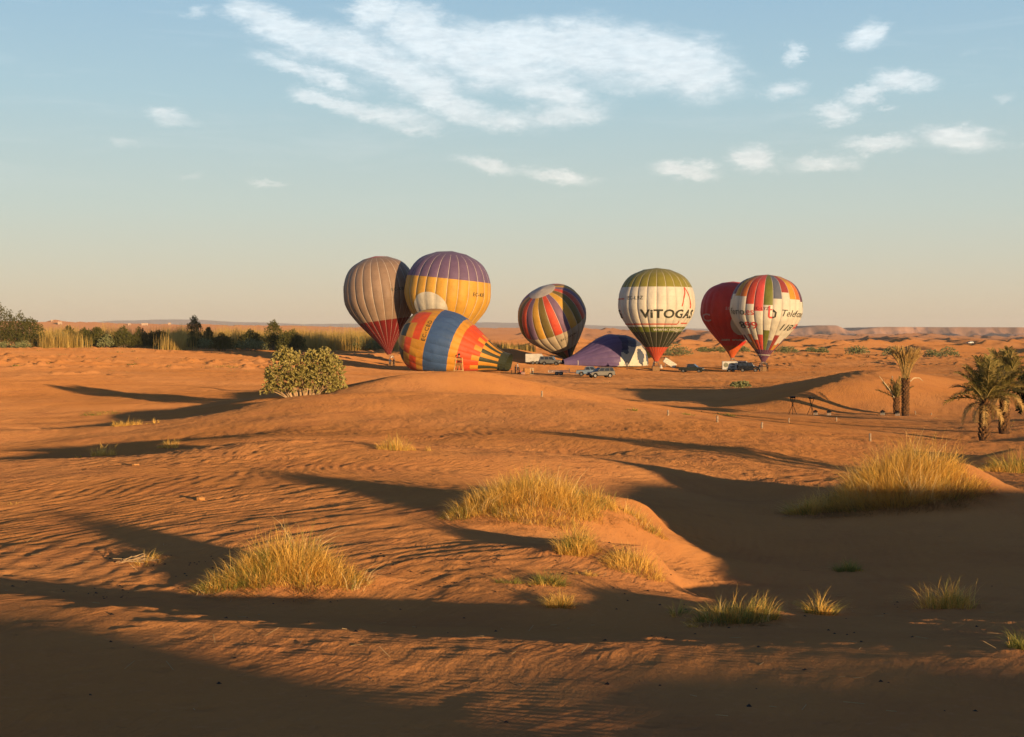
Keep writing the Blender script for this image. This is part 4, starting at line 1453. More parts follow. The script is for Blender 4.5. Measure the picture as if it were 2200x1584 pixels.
def box_trailer(label, loc, rz, L=3.4, Hh=2.1, W=1.8, door=True, print_=False):
    root = empty('box_trailer', loc, rz, label, 'trailer', 'trailers for the balloon gear')
    z0 = 0.5
    mb = MB()
    mb.prism([(-L / 2, z0), (L / 2, z0), (L / 2, z0 + Hh * 0.48), (L / 2 - 0.75, z0 + Hh * 0.80), (-L / 2, z0 + Hh * 0.80)], -W / 2, W / 2)
    mb.build('box', WHITEP, root, bevel=0.03)
    for (px_, pz) in ((-L / 2 + .02, z0 + .02), (-L / 2 + .02, z0 + Hh * .8 - .02)):
        mb = MB(); mb.box((0.0 if pz < 1 else -0.38, -W / 2 - 0.012, pz), (L if pz < 1 else L - 0.75, 0.03, 0.07)); mb.build('corner_rail', GALV, root)
    for k, s in enumerate((-1, 1)):
        mb = MB(); mb.box((-L / 2 - 0.03, s * W * 0.25, z0 + Hh * 0.40), (0.05, W * 0.48, Hh * 0.76)); d_ = mb.build('rear_door', WHITEP, root, bevel=0.01)
        mb = MB(); mb.box((-L / 2 - 0.07, s * 0.12, z0 + Hh * 0.40), (0.03, 0.04, Hh * 0.7)); mb.build('door_bar', GALV, d_)
    for cx in (-0.42, 0.42):
        for s in (-1, 1):
            wheel(root, cx, s * (W / 2 + 0.08), 0.33, 0.2, s)
    for s in (-1, 1):
        mb = MB(); mb.prism([(-0.85, 0.62), (-0.78, 0.74), (0.78, 0.74), (0.85, 0.62), (0.85, 0.58), (0.76, 0.69), (-0.76, 0.69), (-0.85, 0.58)], s * (W / 2) + (0.002 if s > 0 else -0.2), s * (W / 2) + (0.2 if s > 0 else -0.002))
        mb.build('mudguard', BLACKP, root)
    mb = MB(); mb.tube([(L / 2, -0.6, z0 - 0.03), (L / 2 + 1.1, 0, z0 - 0.05)], 0.05, 6); mb.tube([(L / 2, 0.6, z0 - 0.03), (L / 2 + 1.1, 0, z0 - 0.05)], 0.05, 6)
    mb.tube([(L / 2 + 1.0, 0, z0 - 0.05), (L / 2 + 1.0, 0, 0.02)], 0.04, 6)
    mb.build('drawbar', GALV, root)
    mb = MB(); mb.box((0, 0, z0 - 0.06), (L - 0.1, W - 0.1, 0.1)); mb.tube([(-0.42, -W / 2, .33), (-0.42, W / 2, .33)], .04, 6); mb.tube([(0.42, -W / 2, .33), (0.42, W / 2, .33)], .04, 6)
    mb.build('chassis', BLACKP, root)
    if print_:
        mb = MB(); mb.add([(-1.05 + 0.5 * math.cos(t), -W / 2 - 0.014, 1.45 + 0.5 * math.sin(t)) for t in np.linspace(0, 2 * math.pi, 17)[:-1]], [tuple(range(16))])
        mb.build('printed_disc', mat('grey_green_print', (0.20, 0.20, 0.14), 0.5), root)
        mb = MB()
        for pl in ([(-0.35, 1.75), (0.3, 1.85), (0.75, 1.62), (0.9, 1.3), (0.2, 1.5)], [(-0.3, 1.1), (0.5, 1.28), (0.9, 1.1), (0.8, 0.95), (0.1, 0.85)]):
            mb.add([(x, -W / 2 - 0.014, z) for x, z in pl], [tuple(range(len(pl)))])
        mb.build('printed_swirl', mat('dark_print_panel', (0.10, 0.10, 0.09), 0.5), root)
    return root


box_trailer('pale box trailer with a sloping front, hitched behind the grey jeep', base_at(1150, 793, 304), R_(-6), L=4.0, Hh=2.25)
box_trailer('white box trailer with a dark printed disc, beside the black car', base_at(1570, 797, 293), R_(-5), L=3.5, Hh=2.15, print_=True)

# flatbed trailer
root = empty('flatbed_trailer', base_at(1201, 803, 271), R_(-5), 'low empty flatbed trailer with two axles, left of the blue pickup', 'trailer', 'trailers for the balloon gear')
L, W = 4.0, 1.8
mb = MB(); mb.box((0, 0, 0.62), (L, W, 0.10)); mb.build('deck', GALV, root)
for s in (-1, 1):
    mb = MB(); mb.tube([(-L / 2, s * W / 2, 0.92), (L / 2, s * W / 2, 0.92)], 0.03, 6); mb.build('side_rail', GALV, root)
    for x in np.linspace(-L / 2, L / 2, 6):
        mb = MB(); mb.tube([(x, s * W / 2, 0.62), (x, s * W / 2, 0.92)], 0.025, 5); mb.build('rail_post', GALV, root)
    for cx in (-0.42, 0.42):
        wheel(root, cx, s * (W / 2 + 0.14), 0.34, 0.2, s)
    mb = MB(); mb.prism([(-0.9, 0.6), (-0.8, 0.80), (0.8, 0.80), (0.9, 0.6), (0.9, 0.56), (0.78, 0.75), (-0.78, 0.75), (-0.9, 0.56)], s * (W / 2) + (0.03 if s > 0 else -0.28), s * (W / 2) + (0.28 if s > 0 else -0.03)); mb.build('mudguard', GALV, root)
mb = MB(); mb.box((L / 2, 0, 0.98), (0.05, W, 0.62)); mb.build('headboard', GALV, root)
mb = MB(); mb.tube([(L / 2, -0.5, .55), (L / 2 + 1.3, 0, .5)], .05, 6); mb.tube([(L / 2, 0.5, .55), (L / 2 + 1.3, 0, .5)], .05, 6); mb.tube([(L / 2 + 1.1, 0, .5), (L / 2 + 1.1, 0, .02)], .035, 6); mb.build('drawbar', GALV, root)
mb = MB(); mb.tube([(-0.42, -W / 2, .34), (-0.42, W / 2, .34)], .04, 6); mb.tube([(0.42, -W / 2, .34), (0.42, W / 2, .34)], .04, 6); mb.box((0, 0, .5), (1.4, .9, .2)); mb.build('axle', BLACKP, root)

# the slanting pale panel beside the gas balloon
root = empty('tilted_panel', base_at(1438, 788, 306), R_(0), 'pale oblong box panel propped at a slant beside the ViTOGAS basket', 'panel')
M_ = Matrix.Translation((0.1, 0, 1.0)) @ Matrix.Rotation(R_(32), 4, 'Y')
mb = MB(); mb.box((0, 0, 0), (2.9, 0.7, 1.15), M_); mb.build('panel', mat('white_canvas', (0.62, 0.58, 0.5), 0.7), root, bevel=0.06)
mb = MB(); mb.tube([(-1.0, 0.3, 0.0), (-0.75, 0.05, 1.2)], 0.05, 6); mb.tube([(-1.0, -0.3, 0.0), (-0.75, -0.05, 1.2)], 0.05, 6); mb.build('prop_strut', GALV, root)
root = base_at(1420, 788, 304)
mb = MB()
for k in range(5):
    mb.tube([(0.0, 0, 0.02 + k * 0.16), (0.0, 0, 0.20 + k * 0.16)], [0.42 - 0.07 * k, 0.36 - 0.07 * k], 9)
o = mb.build('cloth_sack', mat('pale_sackcloth', (0.6, 0.55, 0.48), 0.9), None, True, loc=root)
tag(o, 'small pale cloth sack on the sand left of the slanting panel', 'sack')

# basket of the lying balloon, tipped over, and the fan that blows it up
root = empty('tipped_basket', base_at(1134, 801, 276), R_(8), 'tan wicker basket tipped on its side with its pale frame to the right', 'basket')
w, d, h = 1.35, 1.2, 1.15
TANW = mat('tan_wicker', (0.42, 0.20, 0.06), 0.8, var=0.2, scale=12, bump=0.02, bscale=25)
t = 0.06
mb = MB()
mb.box((-0.2, -d / 2, d / 2 + .05), (h, t, w - .2)); mb.box((-0.2, d / 2, d / 2 + .05), (h, t, w - .2)); mb.box((-0.2, 0, 0.07), (h, d - t, t)); mb.box((-0.2, 0, w - .12), (h, d - t, t)); mb.box((-0.2 - h / 2, 0, d / 2 + 0.05), (t, d - t, w - .3))
mb.build('basket', TANW, root, bevel=0.02)
PALEW = mat('pale_frame', (0.62, 0.50, 0.30), 0.6)
mb = MB()
for x in (0.42, 1.0):
    mb.tube([(x, -.6, .06), (x, .6, .06), (x, .6, 1.25), (x, -.6, 1.25), (x, -.6, .06)], .05, 6)
for (y, z) in ((-.6, .08), (.6, .08), (.6, 1.24), (-.6, 1.24)):
    mb.tube([(.4, y, z), (1.0, y, z)], .045, 6)
mb.build('burner_frame', PALEW, root)
mb = MB(); mb.tube([(0.75, -.2, .55), (1.15, -.2, .55)], [.1, .15], 8); mb.tube([(0.75, .2, .55), (1.15, .2, .55)], [.1, .15], 8); mb.build('burner', STEEL, root)

root = empty('inflator_fan', base_at(1114, 801, 275), R_(-70), 'dark inflator fan standing at the mouth of the lying balloon', 'fan')
mb = MB(); mb.tube([(0.62 * math.cos(t), 0, 0.85 + 0.62 * math.sin(t)) for t in np.linspace(0, 2 * math.pi, 21)], .045, 6, False); mb.build('hoop', BLACKP, root)
for k in range(5):
    a_ = 2 * math.pi * k / 5
    mb = MB(); c_, s_ = math.cos(a_), math.sin(a_)
    mb.add([(0.08 * c_ - .07 * s_, -.04, .85 + .08 * s_ + .07 * c_), (0.08 * c_ + .07 * s_, .04, .85 + .08 * s_ - .07 * c_), (.56 * c_ + .1 * s_, .05, .85 + .56 * s_ - .1 * c_), (.56 * c_ - .1 * s_, -.05, .85 + .56 * s_ + .1 * c_)], [(0, 1, 2, 3)])
    mb.build('blade', TANW, root)
mb = MB(); mb.box((0, .32, .55), (.4, .4, .35)); mb.build('engine', LAMPR, root, bevel=.03)
mb = MB(); mb.tube([(-.4, -.1, .02), (-.3, .1, .45), (.3, .1, .45), (.4, -.1, .02)], .035, 6); mb.tube([(-.35, .7, .02), (-.2, .3, .45)], .035, 6); mb.tube([(.35, .7, .02), (.2, .3, .45)], .035, 6); mb.build('stand', BLACKP, root)
root = empty('gear_bag', base_at(1123, 801, 274), R_(10), 'pinkish gear bag slumped left of the tipped basket', 'bag')
mb = MB()
for k in range(6):
    mb.tube([(-.35 + k * .13, 0, .3), (-.22 + k * .13, 0, .3)], [.26 + .04 * (k % 2), .30 - .03 * (k % 2)], 9)
mb.build('bag_body', mat('dusty_pink_cloth', (0.42, 0.24, 0.18), 0.9), root, True)
mb = MB(); mb.tube([(-.25, -.2, .5), (-.1, -.3, .68), (.1, -.3, .68), (.25, -.2, .5)], .025, 5); mb.build('handle', BLACKP, root)

# ------------------------------------------------------------------ people
SKIN = mat('skin', (0.30, 0.17, 0.10), 0.6)
HAIR = mat('dark_hair', (0.015, 0.012, 0.01), 0.7)


def person(label, loc, rz, jacket, trousers, pose='stand', height=1.74, hair=HAIR, name='person'):
    root = empty(name, loc, rz, label, 'person', 'people round the balloons')
    J = {'pelvis': (0, 0, .95), 'spine': (0, .01, 1.17), 'chest': (0, 0, 1.38), 'neck': (0, 0, 1.50), 'head0': (0, -.015, 1.60), 'head1': (0, -.01, 1.69)}
    for s, k in ((-1, 'r'), (1, 'l')):
        J['hip' + k] = (s * .10, 0, .90); J['knee' + k] = (s * .11, -.03, .50); J['ank' + k] = (s * .115, .03, .09); J['toe' + k] = (s * .13, -.13, .04)
        J['sh' + k] = (s * .185, 0, 1.40); J['elb' + k] = (s * .25, .03, 1.13); J['wri' + k] = (s * .25, -.06, .89); J['hand' + k] = (s * .245, -.09, .80)
    if pose == 'work':
        for k, s in (('r', -1), ('l', 1)):
            J['elb' + k] = (s * .23, -.10, 1.17); J['wri' + k] = (s * .16, -.32, 1.15); J['hand' + k] = (s * .13, -.41, 1.17)
        J['chest'] = (0, -.05, 1.37); J['neck'] = (0, -.08, 1.48); J['head0'] = (0, -.13, 1.57); J['head1'] = (0, -.14, 1.66)
    if pose == 'walk':
        J['kneel'] = (.11, -.18, .52); J['ankl'] = (.11, -.16, .10); J['toel'] = (.12, -.33, .06); J['kneer'] = (-.11, .05, .49); J['ankr'] = (-.11, .26, .13); J['toer'] = (-.12, .13, .04)
        J['elbl'] = (.25, .16, 1.16); J['wril'] = (.24, .14, .92); J['handl'] = (.24, .10, .83); J['elbr'] = (-.25, -.10, 1.15); J['wrir'] = (-.22, -.26, .98); J['handr'] = (-.22, -.33, .94)
    if pose == 'sit':
        for q in ('pelvis', 'spine', 'chest', 'neck', 'head0', 'head1', 'shr', 'shl'):
            x, y, z = J[q]; J[q] = (x, y + .02, z - .45)
        for k, s in (('r', -1), ('l', 1)):
            J['hip' + k] = (s * .10, -.02, .50); J['knee' + k] = (s * .14, -.44, .52); J['ank' + k] = (s * .14, -.46, .10); J['toe' + k] = (s * .15, -.62, .04)
        J['elbr'] = (-.24, -.05, .70); J['wrir'] = (-.18, -.28, .62); J['handr'] = (-.15, -.36, .62)
        J['elbl'] = (.30, -.06, .72); J['wril'] = (.26, -.14, .97); J['handl'] = (.23, -.16, 1.06)
    names = list(J)
    idx = {n: i for i, n in enumerate(names)}
    E = [('pelvis', 'spine'), ('spine', 'chest'), ('chest', 'neck'), ('neck', 'head0'), ('head0', 'head1')]
    for k in 'rl':
        E += [('pelvis', 'hip' + k), ('hip' + k, 'knee' + k), ('knee' + k, 'ank' + k), ('ank' + k, 'toe' + k), ('chest', 'sh' + k), ('sh' + k, 'elb' + k), ('elb' + k, 'wri' + k), ('wri' + k, 'hand' + k)]
    Rad = {'pelvis': .145, 'spine': .125, 'chest': .15, 'neck': .06, 'head0': .088, 'head1': .095, 'hip': .105, 'knee': .068, 'ank': .048, 'toe': .04, 'sh': .075, 'elb': .05, 'wri': .036, 'hand': .042}
    me = bpy.data.meshes.new('body')
    me.from_pydata([J[n] for n in names], [(idx[a], idx[b]) for a, b in E], [])
    o = bpy.data.objects.new('body', me); COL.objects.link(o)
    sk = o.modifiers.new('skin', 'SKIN')
    layer = me.skin_vertices[0].data if me.skin_vertices else None
    if layer is None:
        bm = bmesh.new(); bm.from_mesh(me); bm.verts.layers.skin.verify(); bm.to_mesh(me); bm.free()
        layer = me.skin_vertices[0].data
    for n in names:
        r = Rad.get(n) or Rad[n[:-1]]
        layer[idx[n]].radius = (r, r * (0.78 if n in ('pelvis', 'spine', 'chest') else 1.0))
        layer[idx[n]].use_root = (n == 'pelvis')
    o.modifiers.new('sub', 'SUBSURF').levels = 1
    dg = bpy.context.evaluated_depsgraph_get()
    m2 = bpy.data.meshes.new_from_object(o.evaluated_get(dg))
    bpy.data.objects.remove(o)
    m2.name = 'body'
    m2.materials.clear()
    for mm in (jacket, trousers, SKIN, BLACKP): m2.materials.append(mm)
    neckz = J['neck'][2]; pz = J['pelvis'][2]
    hands = [Vector(J['handr']), Vector(J['handl'])]; feet = [Vector(J['ankr']), Vector(J['ankl'])]
    for p in m2.polygons:
        c = p.center
        i = 0 if c.z > pz - 0.02 else 1
        if pose == 'sit' and c.y < -.12 and c.z < .60 and abs(c.x) < .24: i = 1
        if c.z > neckz + .03 and abs(c.x) < .14: i = 2
        if min((c - h_).length for h_ in hands) < .085: i = 2
        if c.z < .11: i = 3
        p.material_index = i
        p.use_smooth = True
    k = height / 1.78
    m2.transform(Matrix.Scale(k, 4))
    obj('body', m2, None, root)
    # hair: a cap over crown and back of the head, with a nose and ears left clear
    mb = MB(); cx, cy, cz = J['head1']
    vs = []; fs = []
    for i, ph in enumerate(np.linspace(0.02, 1.0, 5)):
        for q in range(12):
            a_ = 2 * math.pi * q / 12
            low_ = 1.75 if math.sin(a_) > -0.3 else 1.05
            th_ = ph * low_
            vs.append(((cx + .108 * math.sin(th_) * math.cos(a_)) * k, (cy + .012 + .118 * math.sin(th_) * math.sin(a_)) * k, (cz + .0 + .122 * math.cos(th_)) * k))
    for i in range(4):
        for q in range(12):
            q2 = (q + 1) % 12
            fs.append((i * 12 + q, i * 12 + q2, (i + 1) * 12 + q2, (i + 1) * 12 + q))
    fs.append(tuple(range(12)))
    mb.add(vs, fs); mb.build('hair', hair, root, True)
    mb = MB(); hx, hy, hz = J['head0']
    mb.add([((hx - .018) * k, (hy - .085) * k, (hz + .02) * k), ((hx + .018) * k, (hy - .085) * k, (hz + .02) * k), (hx * k, (hy - .118) * k, (hz + .025) * k), (hx * k, (hy - .085) * k, (hz + .075) * k)], [(0, 1, 2), (0, 2, 3), (1, 3, 2)])
    mb.build('nose', SKIN, root)
    return root


def cloth(name, c): return mat(name + '_cloth', c, 0.9, var=0.1, scale=6)


CL_BLACK = cloth('black', (0.018, 0.018, 0.022)); CL_NAVY = cloth('navy', (0.03, 0.035, 0.07)); CL_WHITE = cloth('white', (0.6, 0.57, 0.52)); CL_JEAN = cloth('denim', (0.06, 0.08, 0.14))
CL_ORANGE = cloth('orange', (0.55, 0.17, 0.04)); CL_BROWN = cloth('brown', (0.13, 0.075, 0.045)); CL_WINE = cloth('wine', (0.10, 0.015, 0.015)); CL_GREY = cloth('grey', (0.2, 0.19, 0.18))
person('person in black with a white top, standing left of the beige balloon basket', base_at(838, 791, 314), 0.6, CL_WHITE, CL_BLACK, 'work')
person('person in dark clothes, bending right of the beige balloon basket', base_at(846, 792, 312), -0.5, CL_BLACK, CL_NAVY, 'work', 1.7)
person('person in dark jacket at the left side of the rightmost basket', base_at(1632, 799, 289), 0.4, CL_BLACK, CL_NAVY, 'stand')
person('person in navy standing close behind the rightmost basket', base_at(1637, 798, 291), 1.2, CL_NAVY, CL_BLACK, 'work', 1.68)
person('person in brown by the right side of the rightmost basket', base_at(1649, 799, 290), -0.7, CL_BROWN, CL_BLACK, 'stand', 1.76)
person('person in grey standing before the piebald half-filled balloon', base_at(1347, 792, 298), 0.2, CL_GREY, CL_BROWN, 'stand', 1.75)
person('person in black beside the ViTOGAS basket', base_at(1405, 789, 303), 0.3, CL_BLACK, CL_NAVY, 'work', 1.72)
person('person in orange kneeling low by the mouth of the lying balloon', base_at(1099, 802, 276), -1.2, CL_ORANGE, CL_BROWN, 'work', 1.55)
person('person in black by the inflator fan', base_at(1107, 801, 278), 1.1, CL_BLACK, CL_BLACK, 'work', 1.75)
person('person in white top walking left of the pale box trailer', base_at(1112, 796, 290), 1.3, CL_WHITE, CL_JEAN, 'walk', 1.72)

# chair on the summit of the middle dune, with its sitter
cb = base_at(986, 800, 105.5)
WOOD = mat('pale_wood', (0.58, 0.40, 0.17), 0.6, var=0.15, scale=5)
WOOD2 = mat('honey_wood', (0.45, 0.22, 0.06), 0.6, var=0.15, scale=5)
root = empty('wooden_chair', cb, R_(-6), 'wooden folding chair on top of the middle dune, seen from behind', 'chair')
for s in (-1, 1):
    mb = MB(); mb.tube([(s * .34, -.32, 0.0), (s * .27, .04, .52), (s * .24, .02, 1.02)], .032, 6); mb.build('back_post', WOOD, root)
    mb = MB(); mb.tube([(s * .27, .48, 0.0), (s * .25, .1, .50)], .028, 6); mb.build('front_leg', WOOD, root)
mb = MB(); mb.box((0, .03, .90), (.50, .03, .17)); mb.build('top_slat', WOOD2, root, bevel=.008)
mb = MB(); mb.box((0, .03, .60), (.52, .03, .06)); mb.build('middle_rail', WOOD2, root, bevel=.008)
for x in np.linspace(-.2, .2, 5):
    mb = MB(); mb.box((x, -.10, .37), (.055, .02, .40), Matrix.Translation((0, -.10, .37)) @ Matrix.Rotation(R_(-30), 4, 'X') @ Matrix.Translation((0, .10, -.37))); mb.build('back_slat', WOOD2, root)
mb = MB(); mb.tube([(-.33, -.28, .08), (.33, -.28, .08)], .025, 6); mb.build('bottom_rail', WOOD, root)
for y in np.linspace(.1, .46, 5):
    mb = MB(); mb.box((0, y, .475), (.50, .07, .02)); mb.build('seat_slat', WOOD2, root)
person('person in a wine red jacket sitting on the wooden chair, phone raised in one hand', (cb[0], cb[1] + 0.22, cb[2] + 0.02), R_(180), CL_WINE, CL_BLACK, 'sit', 1.74)
sx, sy = cb[0] - 0.27 * 0 + 0.0, cb[1]
mb = MB(); mb.box((0, 0, 0), (.075, .012, .15), Matrix.Rotation(R_(30), 4, 'Y')); o = mb.build('phone', BLACKP, None, bevel=.004, loc=(cb[0] - .235, cb[1] + .40, cb[2] + 1.16))
tag(o, 'black phone held up by the person on the wooden chair', 'phone')

# ------------------------------------------------------------------ camp furniture on the right
IRON = mat('black_iron', (0.012, 0.011, 0.010), 0.6, 0.3)
for px, lab in ((1703, 'black iron tripod torch, left one of the pair under the right dune'), (1743, 'black iron tripod torch, right one of the pair, nearer the lanterns')):
    b = base_at(px, 887, 127)
    root = empty('tripod_torch', b, 0.3 if px < 1720 else 1.1, lab, 'tripod', 'tripod torches')
    for k in range(3):
        a_ = 2 * math.pi * k / 3
        mb = MB(); mb.tube([(.40 * math.cos(a_), .40 * math.sin(a_), 0), (-.26 * math.cos(a_), -.26 * math.sin(a_), 1.50)], .024, 6); mb.build('leg', IRON, root)
    mb = MB(); vs = []; fs = []
    mb.tube([(0, 0, 1.46), (0, 0, 1.50), (0, 0, 1.58), (0, 0, 1.64)], [.20, .24, .29, .30], 12); mb.build('bowl', IRON, root)
    mb = MB(); mb.tube([(.09 * math.cos(t), .09 * math.sin(t), 0.91) for t in np.linspace(0, 2 * math.pi, 13)], .014, 5, False); mb.build('ring', IRON, root)
PAPER = mat('lantern_panel', (0.35, 0.34, 0.32), 0.5)
for px, py, Y, lab in ((1752, 888, 126, 'small black lantern at the foot of the right-hand tripod torch'), (1781, 887, 126, 'small pointed lantern, second from the tripod torches'),
                       (1896, 892, 123, 'small lantern between the lone path posts and the dry palm'), (1928, 890, 123, 'small low lantern right beside the dry palm trunk')):
    b = base_at(px, py, Y)
    root = empty('lantern', b, 0.2, lab, 'lantern', 'lanterns along the path')
    for sx in (-1, 1):
        for sy in (-1, 1):
            mb = MB(); mb.box((sx * .11, sy * .11, .14), (.03, .03, .28)); mb.build('leg', PAPER, root)
    mb = MB(); mb.box((0, 0, .28), (.26, .26, .10)); mb.build('body', IRON, root)
    mb = MB(); mb.add([(-.19, -.19, .331), (.19, -.19, .331), (.19, .19, .331), (-.19, .19, .331), (0, 0, .50)], [(0, 1, 2, 3), (0, 1, 4), (1, 2, 4), (2, 3, 4), (3, 0, 4)]); mb.build('roof', IRON, root)
POST = mat('whitewashed_wood', (0.40, 0.29, 0.19), 0.9, var=0.2, scale=9)
for i, (px, py, Y, h, lab) in enumerate([
        (1435, 897, 73.5, .28, 'short pale post on the long dune crest, furthest left of the crest posts'),
        (1541, 912, 71, .34, 'short pale post on the long dune crest, second along from the left'),
        (1637, 922, 69, .28, 'short pale post on the long dune crest, third along from the left'),
        (1870, 949, 64, .36, 'pale post nearest the big right-hand tussock'),
        (1695, 906, 104, .34, 'pale post on the flat ground below the tripod torches'),
        (1797, 899, 110, .34, 'pale post on the flat ground between lanterns and dune crest'),
        (1164, 852, 84, .34, 'pale post right of the middle dune summit'),
        (1917, 797, 142, .36, 'pale post on the skyline of the right dune behind the dry palm'),
        (2055, 856, 134, .34, 'pale post on the slope left of the green palms'),
        (1967, 884, 126, .34, 'pale post just right of the dry palm trunk'),
        (2001, 884, 126, .20, 'stub of a pale post, second right of the dry palm trunk')]):
    d = ray(px, py)
    b = base_at(px, py, Y)
    mb = MB()
    rr = .055
    mb.tube([(0, 0, -.15), (.01, 0, h * .5), (.0, .01, h)], [rr * 1.1, rr, rr * .95], 9)
    o = mb.build('marker_post', POST, None, True, loc=b)
    o.rotation_euler = (0.03 * (i % 3 - 1), 0.04 * (i % 2), i)
    tag(o, lab, 'post', 'pale posts marking the path')

# far houses on the left skyline
HOUSE = mat('mud_plaster', (0.46, 0.33, 0.24), 0.9, var=0.06, scale=0.4)
for px, py, Y, w, d, h, lab in ((129, 694, 1500, 4.5, 4, 3.0, 'tiny pale house far left on the desert skyline'), (278, 696, 1750, 3.6, 4, 2.4, 'tiny pale house on the skyline above the dark bushes'),
                               (311, 696, 1750, 8.0, 5, 2.6, 'long pale house on the skyline, middle of the far group'), (364, 695, 1750, 3.8, 4, 2.6, 'tiny pale house on the skyline, right of the long one'),
                               (112, 688, 2500, 4, 4, 3.0, 'faintest pale house on the top of the left skyline')):
    p = on_ground(px, py + 3.5, 600.0, 6000.0)
    k_ = p[1] / Y
    w, d, h = w * k_, d * k_, h * k_
    z = p[2]
    root = empty('desert_house', tuple(p), 0.25, lab, 'house', 'far houses on the skyline')
    mb = MB(); mb.box((0, 0, h / 2), (w, d, h)); mb.build('wall', HOUSE, root)
    mb = MB(); mb.box((0, 0, h + .15), (w + .2, d + .2, .3)); mb.build('roof', HOUSE, root)
    mb = MB(); mb.box((w * .2, -d / 2 - .01, .95), (.9, .06, 1.9)); mb.build('door', BLACKP, root)
# ------------------------------------------------------------------ plants
RNG = np.random.default_rng(7)


def leafmat(name, lo, hi, rough=0.65, spec=0.2):
    """two leaf colours picked leaf by leaf"""
    m = bpy.data.materials.new(name)
    m.use_nodes = True
    T = NT(m.node_tree)
    b = m.node_tree.nodes['Principled BSDF']
    a = T.node('ShaderNodeAttribute', attribute_name='tone')
    c = T.mix(a.outputs['Fac'], lo, hi)
    T.link(c, b.inputs['Base Color'])
    b.inputs['Roughness'].default_value = rough
    b.inputs['Specular IOR Level'].default_value = spec
    tr = T.node('ShaderNodeBsdfTranslucent')
    T.link(c, tr.inputs['Color'])
    mx = T.node('ShaderNodeMixShader')
    mx.inputs[0].default_value = 0.22
    out = m.node_tree.nodes['Material Output']
    T.link(b.outputs[0], mx.inputs[1]); T.link(tr.outputs[0], mx.inputs[2])
    T.link(mx.outputs[0], out.inputs['Surface'])
    return m


DRY = leafmat('dry_grass', (0.64, 0.35, 0.05), (0.94, 0.63, 0.18))
DEAD = leafmat('dead_grass', (0.24, 0.13, 0.045), (0.50, 0.30, 0.11))
STALK = leafmat('pale_stalk', (0.62, 0.45, 0.20), (0.85, 0.66, 0.32))
GREENG = leafmat('green_grass', (0.17, 0.17, 0.03), (0.38, 0.34, 0.08))
MILK = leafmat('grey_green_leaf', (0.14, 0.155, 0.055), (0.38, 0.38, 0.18), 0.5)
TAMA = leafmat('tamarisk_leaf', (0.065, 0.07, 0.016), (0.16, 0.15, 0.04))
REED = leafmat('reed_blade', (0.34, 0.22, 0.045), (0.58, 0.40, 0.12))
PALMG = leafmat('palm_green', (0.10, 0.10, 0.022), (0.36, 0.27, 0.085))
PALMD = leafmat('palm_dry', (0.40, 0.23, 0.065), (0.66, 0.44, 0.17))
BARK = mat('palm_bark', (0.085, 0.045, 0.025), 0.95, var=0.25, scale=5, bump=0.03, bscale=12)
STUBM = mat('palm_stub', (0.17, 0.085, 0.035), 0.95, var=0.25, scale=4)
TWIG = mat('grey_twig', (0.24, 0.17, 0.11), 0.95, var=0.2, scale=4)


def blades(root, lean, h, w, droop, loc, rows=(0, .34, .68, 1.0)):
    """arched grass blades as arrays; returns verts, quads, tris"""
    n = len(h)
    L = np.linalg.norm(lean, axis=1, keepdims=True) + 1e-6
    ld = lean / L
    a = RNG.uniform(0, math.pi, n)
    wd = np.stack([np.cos(a), np.sin(a), np.zeros(n)], -1)
    vs = []
    for s in rows[:-1]:
        c = root + np.concatenate([lean * (s ** 1.7) * h[:, None], ((s - droop * s * s) * h)[:, None]], 1)
        ww = (w * (1 - 0.75 * s))[:, None] * 0.5
        vs.append(c - wd * ww); vs.append(c + wd * ww)
    s = 1.0
    vs.append(root + np.concatenate([lean * h[:, None], ((s - droop) * h)[:, None]], 1))
    V = np.stack(vs, 1)
    k = V.shape[1]
    b = np.arange(n)[:, None] * k
    q = [np.concatenate([b + 2 * i, b + 2 * i + 1, b + 2 * i + 3, b + 2 * i + 2], 1) for i in range(len(rows) - 2)]
    t = np.concatenate([b + k - 3, b + k - 2, b + k - 1], 1)
    return V.reshape(-1, 3) - np.asarray(loc), np.concatenate(q), t


